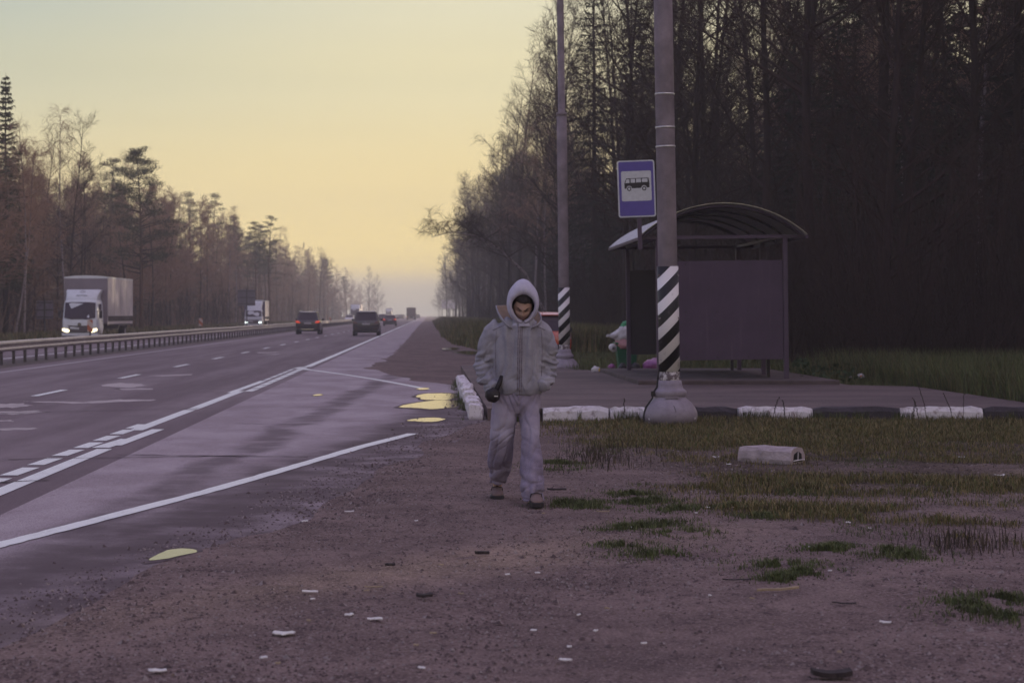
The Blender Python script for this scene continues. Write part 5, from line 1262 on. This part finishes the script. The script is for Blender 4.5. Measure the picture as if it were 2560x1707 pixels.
def plant(key, X, Y, sc, label, group=None, rz=None, tilt=(0,0), seed=None, trunk_mat=None):
    name, tm, cm = PROTO[key]; rz = rng.uniform(0, 6.28) if rz is None else rz
    if key not in FIRST:
        if cm is None:
            t = bpy.data.objects.new(name, tm); COL.objects.link(t)
        else:
            t = bpy.data.objects.new(name, None); COL.objects.link(t)
            for nm, me in (('trunk', tm), ('crown', cm)):
                o = bpy.data.objects.new(nm, me); COL.objects.link(o); o.parent = t
        FIRST[key] = t; t.location = (X, Y, -.05); t.rotation_euler = (tilt[0], tilt[1], rz); t.scale = (sc,)*3 if not hasattr(sc,'__len__') else sc
    else: t = copy_tree(FIRST[key], (X, Y, -.05), rz, sc, None, None, tilt)
    t['label'] = label; t['category'] = CAT[name]
    if group: t['group'] = group
    elif 'group' in t: del t['group']
    return t
# ---- right forest, dark and close
rf = random.Random(31)
def edge_r(Y): return frac_interp([(40,10.5),(56,9.6),(70,9.2),(120,8.6),(200,7.8),(320,7.0),(600,6.4),(1200,5)], Y)
GR = {'bare':('tall bare tree in the dark wood right of the road','bare trees of the right wood'), 'spruce':('dark spruce among the bare trees right of the road','spruces of the right wood'), 'birch':('pale stemmed birch in the dark wood right of the road','birches of the right wood')}
spots = []
def try_spot(Y0, Y1, d0, d1, mind, r, edge, sign=1, power=1.0):
    for _ in range(30):
        Y = Y0 + (Y1-Y0)*r.random()**power; X = sign*(edge(Y) + d0 + (d1-d0)*r.random())
        if sign > 0 and X > .32*Y + 6: continue
        if sign < 0 and X < -.222*Y - 3: continue
        if all((X-a)**2 + (Y-b)**2 > mind*mind for a, b in spots): spots.append((X, Y)); return X, Y
    return None
def forest_r(n, Y0, Y1, d0, d1, mind, kinds, hs, r=rf, power=1.0):
    for i in range(n):
        p = try_spot(Y0, Y1, d0, d1, mind, r, edge_r, 1, power)
        if not p: continue
        k = r.choice(kinds); s_ = r.uniform(*hs); lab, grp = GR[''.join(c for c in k if not c.isdigit())]
        plant(k, p[0], p[1], s_, lab, grp, tilt=(r.gauss(0,.03), r.gauss(0,.035)))
BK = ['bare0','bare1','bare2','bare3']
forest_r(42, 50, 112, 0, 14, 1.4, BK*2+['birch0','birch1'], (.8,1.1))
forest_r(24, 54, 120, 2, 20, 1.8, ['spruce0','spruce1','spruce2'], (.6,1.0))
forest_r(60, 110, 230, 0, 24, 2.0, BK*2+['birch0','birch1','birch2'], (.85,1.15))
forest_r(26, 110, 240, 3, 30, 2.2, ['spruce0','spruce1','spruce2'], (.7,1.1))
forest_r(52, 230, 400, 0, 10, 1.5, BK*2+['birch1'], (.9,1.2))
forest_r(16, 240, 500, 4, 26, 3, ['spruce0','spruce2'], (.8,1.1))
# named trees of the right wood
Y = 118; plant('spruce2', xat(1487,Y), Y, 1.15, 'tall sparse spruce against the sky between the two poles')
Y = 122; plant('bare2', xat(1560,Y), Y, 1.15, 'bare tree with fine branches right of the tall sparse spruce')
Y = 58; plant('bare1', xat(2195,Y), Y, (1.25,1.25,1.05), 'thick dark leaning trunk rising above the shelter at the upper right', tilt=(0,R(-4)))
Y = 80; plant('birch0', xat(2530,Y), Y, .9, 'white flecked birch trunk at the right edge of the picture', tilt=(0,R(-6)))
Y = 66; plant('bare3', xat(1985,Y), Y, 1.0, 'bare trunk with a forked limb above the shelter roof', tilt=(0,R(1)))
tb, cb = bare_tree(333, h=11, base=.40, spread=.30, r0=.12, up=.5, nb=30, tw=10, droop=.5, path=[(0,0,-.3),(-.5,0,2.0),(-1.6,-.1,4.2),(-3.3,-.2,5.8),(-4.9,-.3,6.6),(-6.3,-.4,6.8),(-7.6,-.5,6.5)]); proto('arch', 'birch_tree', tb, cb, M['birch'], M['twigs'])
Y = 128; plant('arch', xat(1376,Y), Y, 1.0, 'white birch arching left over the verge above the man', rz=0)
tb, cb = bare_tree(334, h=16, base=.34, spread=.50, r0=.16, up=.35, nb=34, tw=11, lean=(-.16,0), arch=-.34); proto('over', 'bare_tree', tb, cb, M['bark'], M['twigs'])
Y = 205; plant('over', xat(1290,Y), Y, .86, 'spreading bare tree reaching out left over the road against the sky', rz=0)
Y = 150; plant('birch1', xat(1395,Y), Y, .9, 'upright white birch stem behind the arching birch', rz=1)
Y = 145; plant('birch2', xat(1368,Y), Y, .85, 'slim white birch beside the foot of the arching birch', rz=2, tilt=(0,R(-3)))
for i, (px, Y) in enumerate(((1150,330),(1162,300),(1178,285),(1200,250))): plant(BK[i], xat(px,Y)+1.2, Y, 1.0, ['leftmost dark trunk on the misty right verge','second dark trunk on the misty right verge, right of the leftmost','dark trunk on the right verge behind the walking man\'s hood','bare tree on the right verge close behind the walking man\'s shoulder'][i])
# bushes and saplings along the wood's edge
for i in range(64):
    p = try_spot(47, 120, -.6, 7, .9, rf, edge_r)
    if p: plant('sap%d' % rf.randrange(3), p[0], p[1], rf.uniform(.7,1.25), 'thin stemmed bare bush at the dark edge of the right wood', 'bare bushes along the right wood')
for i in range(40):
    p = try_spot(120, 340, -1.2, 5, 1.2, rf, edge_r)
    if p: plant('sap%d' % rf.randrange(3), p[0], p[1], rf.uniform(.7,1.3), 'bare bush on the misty verge right of the road', 'bare bushes along the misty right verge')
# ---- left forest beyond the oncoming carriageway
def edge_l(Y): return 27 + .9*noise.noise(Vector((Y*.03, 0, 0)))
GL = {'bare':('bare tree in the brown wood left of the road','bare trees of the left wood'),'warm':('bare reddish tree in the wood left of the road','reddish trees of the left wood'),'birch':('white birch stem in the wood left of the road','birches of the left wood'),'pine':('dark pine rising in the wood left of the road','pines of the left wood'),'spruce':('spruce among the bare trees left of the road','spruces of the left wood')}
rl = random.Random(57)
def forest_l(n, Y0, Y1, d0, d1, mind, kinds, hs, power=1.0):
    for i in range(n):
        p = try_spot(Y0, Y1, d0, d1, mind, rl, edge_l, -1, power)
        if not p: continue
        k = rl.choice(kinds); lab, grp = GL[''.join(c for c in k if not c.isdigit())]
        plant(k, p[0], p[1], rl.uniform(*hs), lab, grp, tilt=(rl.gauss(0,.02), rl.gauss(0,.025)))
forest_l(88, 118, 260, 0, 24, 1.3, ['warm0','warm1','warm0','warm1','birch2'], (.72,1.0))
forest_l(24, 122, 270, 1, 22, 2.2, BK, (.52,.72))
forest_l(9, 135, 280, 6, 26, 4, ['spruce1','pine1'], (.6,.85))
forest_l(84, 260, 560, 0, 14, 1.9, ['warm0','warm1','birch2','pine0','pine1','pine2','birch0'], (.75,1.05))
PROTO['edgespruce'] = None; proto('edgespruce', 'spruce_tree', *spruce(171, h=17, rmax=2.3, base=.2, dens=2.6), M['bark'], [M['pine_needle'], M['twigs']])
Y = 132; plant('edgespruce', xat(14,Y), Y, 1.04, 'tall dark spruce at the left edge of the picture')
Y = 128; plant('birch0', xat(60,Y), Y, .72, 'white birch stem standing nearest the left edge', tilt=(0,R(.5)))
Y = 128; plant('birch2', xat(36,Y), Y, .70, 'leaning birch left of the white birch stem', tilt=(0,R(4)), rz=0)
Y = 150; plant('bare3', xat(170,Y), Y, .70, 'tall bare tree with a curving top, behind the box truck'); Y = 155; plant('bare1', xat(112,Y), Y, .70, 'bare tree between the left spruce and the tall curving tree')
tb, cb = pine(191, h=15.5, base=.33, spread=4.6, pads=70, dens=130, low=14); proto('bigpine', 'pine_tree', tb, cb, M['pine_bark'], [M['pine_needle'], M['twigs']])
Y = 172; plant('bigpine', xat(352,Y), Y, 1.0, 'biggest pine with wide dark boughs in the left wood', rz=1.0)
Y = 190; plant('pine0', xat(272,Y), Y, .97, 'slim pine just left of the biggest pine')
Y = 285; plant('pine2', xat(672,Y), Y, .85, 'pine with rounded top left of the road sign gap', rz=2); plant('pine0', xat(640,292), 292, .88, 'pine standing left of the round topped pine'); plant('pine1', xat(606,300), 300, .92, 'leftmost pine of the small pine group above the sign')
tb, cb = bare_tree(345, h=20, base=.45, spread=.36, r0=.2, up=.9, nb=18, tw=6, ttw=.014); proto('fan', 'bare_tree', tb, cb, M['bark'], M['twigs'])
Y = 470; plant('fan', xat(798,Y), Y, .82, 'fan shaped bare tree standing out against the yellow sky')
Y = 640; plant('pine1', xat(868,Y), Y, .85, 'thin dark tree in the haze left of the misty clump'); plant('bare0', xat(922,780), 780, .92, 'misty bare tree at the far end of the left wood'); plant('bare2', xat(946,800), 800, .88, 'last hazy tree at the right end of the left wood')
for i in range(46):
    p = try_spot(116, 420, -1.5, 6, 1.2, rl, edge_l, -1, 1.3)
    if p: plant('sap%d' % rl.randrange(3), p[0], p[1], rl.uniform(.7,1.2), 'bare bush at the foot of the left wood', 'bare bushes along the left wood')

# ---- trees too far to tell apart: one mass per side
def far_wood(name, label, n, Y0, Y1, dr, sign, edge, hs, m, seed):
    r = random.Random(seed); kinds = []
    for k in range(4):
        tb, cb = bare_tree(500+seed*10+k, h=20, base=.14, spread=.26, nb=22, tw=5, ttw=.035); nt_ = len(tb.v)
        kinds.append((np.array(tb.v + cb.v, dtype=np.float64), tb.f + [tuple(i+nt_ for i in f) for f in cb.f]))
    V, Fs, off = [], [], 0
    for i in range(n):
        v, f = kinds[r.randrange(4)]; Y = Y0 + (Y1-Y0)*r.random()**1.25; X = sign*(edge(Y) + dr[0] + (dr[1]-dr[0])*r.random()); s = r.uniform(*hs); a = r.uniform(0, 6.28); c, q = math.cos(a), math.sin(a)
        w = np.empty_like(v); w[:,0] = (v[:,0]*c - v[:,1]*q)*s + X; w[:,1] = (v[:,0]*q + v[:,1]*c)*s + Y; w[:,2] = v[:,2]*s - .05; V.append(w); Fs += [tuple(x+off for x in t) for t in f]; off += len(v)
    me = bpy.data.meshes.new(name); me.from_pydata(np.concatenate(V).tolist(), [], Fs); me.materials.append(m); o = bpy.data.objects.new(name, me); COL.objects.link(o); return tag(o, label, 'wood', kind='stuff')
far_wood('far_wood', 'far bare wood fading into the mist at the right', 74, 300, 1250, (-.8, 20), 1, edge_r, (.95,1.25), M['twigs'], 1)
far_wood('far_wood', 'far bare wood fading into the mist at the left', 52, 470, 1250, (0, 18), -1, edge_l, (.72,.98), M['warm_twigs'], 2)
# ---- undergrowth and deep wood: uncountable masses
def undergrowth(name, label, n, Yr, edge, sign, dr, hr, m, seed):
    r = random.Random(seed); b = MB()
    for i in range(n):
        Y = Yr[0] + (Yr[1]-Yr[0])*r.random()**1.4; X = sign*(edge(Y) + dr[0] + (dr[1]-dr[0])*r.random())
        if (sign > 0 and X > .31*Y+3) or (sign < 0 and X < -.225*Y-3): continue
        L = r.uniform(*hr); d = Vector((r.gauss(0,.25), r.gauss(0,.25), 1)).normalized(); p = Vector((X, Y, -.1)); w = .007+.0018*L
        m1 = p + d*L*.5 + rv(r, .12); e = p + d*L + rv(r, .35); b.tube([p, m1, e], [w, w*.7, w*.25], 3, caps=False)
        for j in range(5): u = .25+.7*r.random(); q = p.lerp(m1, u*2) if u < .5 else m1.lerp(e, u*2-1); twig(b, q, (d+rv(r,.9)).normalized(), r.uniform(.3,1.2)*(1.2-u), .0065, r, .2)
    return tag(b.build(name, m), label, 'undergrowth', kind='stuff')
undergrowth('undergrowth', 'dense thin bare stems filling the edge of the right wood', 7000, (46,130), edge_r, 1, (.2,13), (1.6,6.5), M['twigs'], 1)
undergrowth('undergrowth', 'bare scrub along the misty part of the right wood', 4200, (125,420), edge_r, 1, (-.6,14), (1.5,6), M['twigs'], 2)
undergrowth('undergrowth', 'brown scrub filling the left wood under the trees', 7000, (112,480), edge_l, -1, (.5,20), (1.5,7), M['warm_twigs'], 3)
def deep_wood(name, label, boxes, n, hr, m, seed):
    r = random.Random(seed); b = MB()
    for x0, x1, y0, y1, w, h0, h1 in boxes:
        for i in range(int(n*w)):
            X, Y = r.uniform(x0,x1), r.uniform(y0,y1); h = r.uniform(h0, h1); b.tube([(X,Y,-.1),(X+r.gauss(0,.3),Y,h*.6),(X+r.gauss(0,.4),Y,h)], [.14,.10,.03], 4, caps=False)
            for k in range(46):
                z = h*(.06+.92*r.random()); a = r.uniform(0,6.28); L = (1.2+2.2*(1-z/h))*r.uniform(.6,1.2); c = Vector((X,Y,z)); d = Vector((math.cos(a),math.sin(a),r.uniform(-.4,.2))); s = Vector((-d.y,d.x,r.uniform(-.4,.4)))*r.uniform(.25,.5)
                o = len(b.v); e = c+d*L; b.v += [tuple(c), tuple(c+d*L*.6+s), tuple(e), tuple(c+d*L*.6-s-Vector((0,0,.3)))]; b.f += [(o,o+1,o+2,o+3)]; b.m += [1]
    return tag(b.build(name, [M['bark'], m]), label, 'wood', kind='stuff')
deep_wood('deep_wood', 'dense dark spruce wood far behind the bus shelter', [(21,50,64,135,.6,13,19),(14,22,72,135,.18,7,10),(12,40,135,260,.5,9,14),(34,90,120,260,.5,13,20),(20,90,15,60,.5,14,20),(16,50,260,480,.4,10,15),(50,110,250,480,.4,13,20)], 420, (13,21), M['needle'], 4)
deep_wood('deep_wood', 'dim wood behind the trees on the left', [(-46,-31,120,330,.6,8,12),(-75,-46,115,330,.6,8,12),(-50,-31,330,700,.5,8,12.5),(-80,-48,330,700,.4,9,13)], 300, (8,13), mat('left_wood_boughs', (.105,.074,.056), .95, .3, .3), 5)

# ================================================================== GRASS
def grass(name, label, patches, m, seed, wid=.006, mats=None):
    """patches: (sampler -> x, y, z or None, count, (hmin,hmax), bend)"""
    r = random.Random(seed); b = MB()
    for fn, n, (h0, h1), bend in patches:
        for i in range(n):
            p = fn(r)
            if p is None: continue
            x, y, z, k = p; h = r.uniform(h0, h1)*k; a = r.uniform(0, 6.28); w = wid*r.uniform(.6,1.3)*(1+y/70); dx, dy = math.cos(a)*h*bend*r.random(), math.sin(a)*h*bend*r.random(); c, s = math.cos(a+1.57)*w, math.sin(a+1.57)*w; o = len(b.v)
            b.v += [(x-c,y-s,z-.01),(x+c,y+s,z-.01),(x+dx*.4+c*.7,y+dy*.4+s*.7,z+h*.6),(x+dx*.4-c*.7,y+dy*.4-s*.7,z+h*.6),(x+dx,y+dy,z+h)]; mi = r.randrange(len(m)) if isinstance(m, list) else 0
            b.f += [(o,o+1,o+2,o+3),(o+3,o+2,o+4)]; b.m += [mi, mi]
    return tag(b.build(name, m), label, 'grass', kind='stuff')
def gmat(name, c): return mat(name, c, .85, .35, 2.5, spec=.2)
DRY = [gmat('dry_grass_a', (.150,.122,.050)), gmat('dry_grass_b', (.22,.175,.085)), gmat('dry_grass_c', (.085,.070,.038)), gmat('dry_grass_green', (.085,.100,.034))]
GRN = [gmat('green_grass_a', (.075,.100,.038)), gmat('green_grass_b', (.115,.130,.052)), gmat('green_grass_c', (.065,.072,.034)), gmat('green_grass_straw', (.12,.105,.05))]
DEAD = [gmat('dead_stalk_a', (.045,.036,.030)), gmat('dead_stalk_b', (.085,.066,.048))]
def zg(x, y): return dirt_h(x, y) if y < 410 and x < 47 else -.05
def fld(x, y, th, sc=.55, s=3): return noise.noise(Vector((x*sc, y*sc*.75, s))) + .45*noise.noise(Vector((x*sc*3.1, y*sc*2.3, s+5)))  > th
def bell(v, a, b): return max(0, 1-((v-a)/b)**2)
def dry_a(r):                                                   # strip in front of the kerb, thick
    y = r.uniform(11.5, 28.05); x = r.uniform(1.0, .33*y+1.2); d = grass_density(x, y)
    if r.random() > d: return None
    return x, y, zg(x,y), .45+.5*d*r.random()+.35*r.random()*sstep(23,27,y)
def dry_b(r):                                                   # mats in the middle ground
    y = r.uniform(12.6, 22.5); x = r.uniform(1.6, .31*y); e = frac_interp([(12.6,3.1),(14,2.4),(16,1.9),(18.5,2.3),(20,1.5),(22.5,1.7)], y)
    if x < e or not fld(x, y, .12-.06*sstep(e,e+2.2,x), .62, 11): return None
    band = bell(y, 17.6, 1.5) + bell(y, 14.9, 1.3) + .55*bell(y, 21, 1.2)
    if r.random() > .12 + band: return None
    return x, y, zg(x,y), .45+.75*r.random()
grass('dry_grass', 'dry brownish grass in patches before the kerb on the right', [(dry_a, 230000, (.03,.105), 1.25)], DRY, 1, .0030)
TUFTS = [at(x, y) for x, y in ((1590,1262),(1640,1258),(1560,1325),(1600,1320),(1660,1312),(1705,1340),(1560,1366),(1645,1388),(1940,1420),(2000,1440),(1950,1458),(1412,1262),(1455,1262),(2070,1385),(2220,1390),(2270,1405),(2085,1380),(1700,1280),(1580,1242),(1900,1300),(1830,1275),(2010,1235),(2440,1520),(2500,1545),(2540,1560),(2500,1510),(1470,1270),(1400,1175),(1395,1160),(1440,1030),(1525,1040))]
def tuft(r):
    i = r.randrange(len(TUFTS)); cx, cy = TUFTS[i]; rad = (.09+.16*((i*37) % 10)/10); a = r.uniform(0,6.28); q = abs(r.gauss(0,.75)); x, y = cx+math.cos(a)*rad*q*1.6, cy+math.sin(a)*rad*q*1.5
    if not fld(x, y, -.15, 5.0, 61): return None
    return x, y, zg(x,y), max(.25, 1-.45*q)
def green_sp(r):
    y = r.uniform(13, 27.9); x = r.uniform(1.3, .31*y)
    if not fld(x, y, .42, .8, 21) or (y < 20 and r.random() > .45): return None
    return x, y, zg(x,y), r.uniform(.5,1)
def kerbweed(r):
    k = r.random(); y = r.uniform(28.2, 42.5) if k < .4 else 27.95; x = .56+r.gauss(0,.05) if k < .4 else r.uniform(1.0, 8.6)
    if not fld(x*2.5, y*1.4, .12, .8, 33): return None
    return x, y, zg(x,y), 1
grass('green_tufts', 'short green grass tufts on the dirt and along the kerbs', [(tuft, 30000, (.018,.060), 1.3), (green_sp, 40000, (.015,.05), 1.3), (kerbweed, 5000, (.06,.18), .8)], GRN[:3], 2, .0030)
def verge_b(r):
    y = 37.3 + 20*r.random()**1.6; x = r.uniform(3.5, .33*y+2)
    if y < 47.4 and x < 7.9 + (0 if y > 38 else .4): return None
    return x, y, -.03, .6+.8*r.random()*sstep(37,46,y)
def verge_r(r):
    y = r.uniform(27.9, 48); x = r.uniform(9.0, .33*y+2.5)
    return x, y, -.03, 1
def verge_l(r):
    y = 46 + 26*r.random()**1.3; x = r.uniform(3.4+.0*y, 10.5)
    if y < 47.6 and x < 7.8: return None
    return x, y, .0, .8
grass('green_verge', 'long green grass behind and beside the bus stop platform', [(verge_b, 62000, (.14,.42), .7), (verge_r, 48000, (.25,.85), .7), (verge_l, 26000, (.12,.32), .7)], GRN, 3, .0058)
def verge_far(r):
    y = 72 + 330*r.random()**1.9; e = frac_interp([(72,3.6),(83,2.1),(100,1.1),(130,.95),(420,.9)], y); x = e + (7+.01*y-e)*r.random() + .5*noise.noise(Vector((y*.08,0,0)))
    return x, y, -.02, .6+.8*sstep(e, e+1.5, x)
grass('far_verge', 'tall grass verge along the right roadside in the mist', [(verge_far, 60000, (.3,.9), .6)], GRN[1:]+[DRY[1]], 4, .009)
def verge_left(r):
    y = 60 + 300*r.random()**1.6; x = -r.uniform(23.4, 27.5); return x, y, -.05, 1
grass('left_verge', 'dull grass strip between the oncoming road and the left wood', [(verge_left, 22000, (.2,.55), .6)], DRY, 5, .010)
def stalk(r):
    k = r.random()
    if k < .40: x, y = at(r.gauss(1500, 55), r.gauss(1150, 16))
    elif k < .75: y = 27.7 + r.uniform(-.5,.2); x = r.choice((4.2,4.6,5.0,7.4,7.9,8.4)) + r.gauss(0,.25)
    else: x, y = at(r.gauss(2420,70), r.gauss(1372, 14))
    return x, y, zg(x,y), r.uniform(.5,1.1)
grass('dead_stalks', 'dead dark weed stalks standing in the dry grass', [(stalk, 1000, (.04,.17), .8)], DEAD, 6, .0035)
def flakes(name, label, n, fn, size, m, seed):
    """flat dead leaves and bits lying on the ground"""
    r = random.Random(seed); b = MB()
    for i in range(n):
        p = fn(r)
        if p is None: continue
        x, y, z = p; L = r.uniform(*size); a = r.uniform(0, 6.28); c, s = math.cos(a)*L, math.sin(a)*L; w = r.uniform(.25,.6); o = len(b.v); t = r.uniform(0,.5)*L
        b.v += [(x-c,y-s,z+.002),(x-s*w,y+c*w,z+.003+t*.4),(x+c,y+s,z+.003+t),(x+s*w,y-c*w,z+.002+r.uniform(0,.3)*L)]; b.f.append((o,o+1,o+2,o+3)); b.m.append(r.randrange(len(m)))
    return tag(b.build(name, m), label, 'leaves', kind='stuff')
def litter_zone(r):
    y = r.uniform(16.0, 24.0); x = r.uniform(1.6, .31*y); q = sstep(16,18,y)*(1-sstep(22.5,24,y))*sstep(1.6,3.2,x)
    if r.random() > q or noise.noise(Vector((x*.8, y*.7, 6))) < -.35: return None
    return x, y, zg(x,y)
def litter_all(r):
    y = 8.2 + 19*r.random()**1.3; x = r.uniform(max(-1.5, frac_interp(EDGE,y)), .31*y); return x, y, zg(x,y)
LEAF = [gmat('rotten_leaf_a', (.040,.028,.026)), gmat('rotten_leaf_b', (.075,.050,.040)), gmat('rotten_leaf_c', (.13,.095,.06))]
flakes('leaf_litter', 'dark rotting leaves matted on the ground before the kerb', 14000, litter_zone, (.008,.026), LEAF, 7)
flakes('leaf_bits', 'scattered bits of leaf and bark on the trodden dirt', 2600, litter_all, (.004,.015), LEAF, 8)
# tall weeds with seed heads before the front kerb, each countable
for i, (px, hh, dx) in enumerate(((2320,.62,-.16),(2408,.66,.02),(2384,.40,-.14),(2300,.36,-.10),(1930,.34,.10),(1560,.34,.0),(1965,.30,-.05),(2280,.30,.05))):
    Y = 27.4 + .15*(i % 3); X = xat(px, Y); b = MB(); rr = random.Random(900+i); P = [Vector((0,0,-.02)), Vector((dx*.4,0,hh*.5)), Vector((dx,0,hh))]; b.tube(P, [.004,.003,.002], 5)
    for k in range(16):
        t = .35+.65*k/16; p, d = along(P, min(t,.99)); b.blob(p+Vector((rr.uniform(-.012,.012), rr.uniform(-.01,.01), 0)), .007,.007,.009, rr, n=6, m=4)
    o = b.build('dead_weed', DEAD[0]); o.location = (X, Y, zg(X,Y)); tag(o, ['leaning tall dead weed before the right white kerbstone','tallest upright dead weed before the right white kerbstone','short dead weed left of the tallest one','small dead weed left of the leaning tall one','dead weed beside the pole base on its right','single dead weed in front of the white kerbstone near the man','thin dead weed at the white kerb right of the pole','low dead weed at the black kerbstone on the right'][i], 'weed', 'dead weeds along the front kerb')
# leafy weeds at the wood's foot
b = MB(); rr = random.Random(5)
for i in range(46):
    Y = rr.uniform(40, 47); X = rr.uniform(7.9, .31*Y); hh = rr.uniform(.2,.5)
    for k in range(26):
        c = Vector((X+rr.gauss(0,.12), Y+rr.gauss(0,.12), hh*rr.random()+.05)); d = rv(rr).normalized()*.07; s = perp(d, rr)*.035; o = len(b.v); b.v += [tuple(c-d), tuple(c+s), tuple(c+d), tuple(c-s)]; b.f.append((o,o+1,o+2,o+3)); b.m.append(0)
tag(b.build('leafy_weeds', gmat('weed_leaf', (.035,.062,.028))), 'low leafy weeds at the foot of the right wood', 'weeds', kind='stuff')

# ================================================================== HAZE
b = MB(); b.box(-760, 760, -80, 1700, -1.1, 30.0)
hz = b.build('haze', bpy.data.materials.new('haze_air')); hz['kind'] = 'stuff'; hz['label'] = 'thin morning mist filling the road corridor'
hm = hz.data.materials[0]; hm.use_nodes = True; t = hm.node_tree; t.nodes.clear()
pv = t.nodes.new('ShaderNodeVolumePrincipled'); pv.inputs['Color'].default_value = (.96,.955,.925,1); pv.inputs['Density'].default_value = .0008; pv.inputs['Anisotropy'].default_value = 0.0
t.links.new(pv.outputs[0], t.nodes.new('ShaderNodeOutputMaterial').inputs['Volume'])
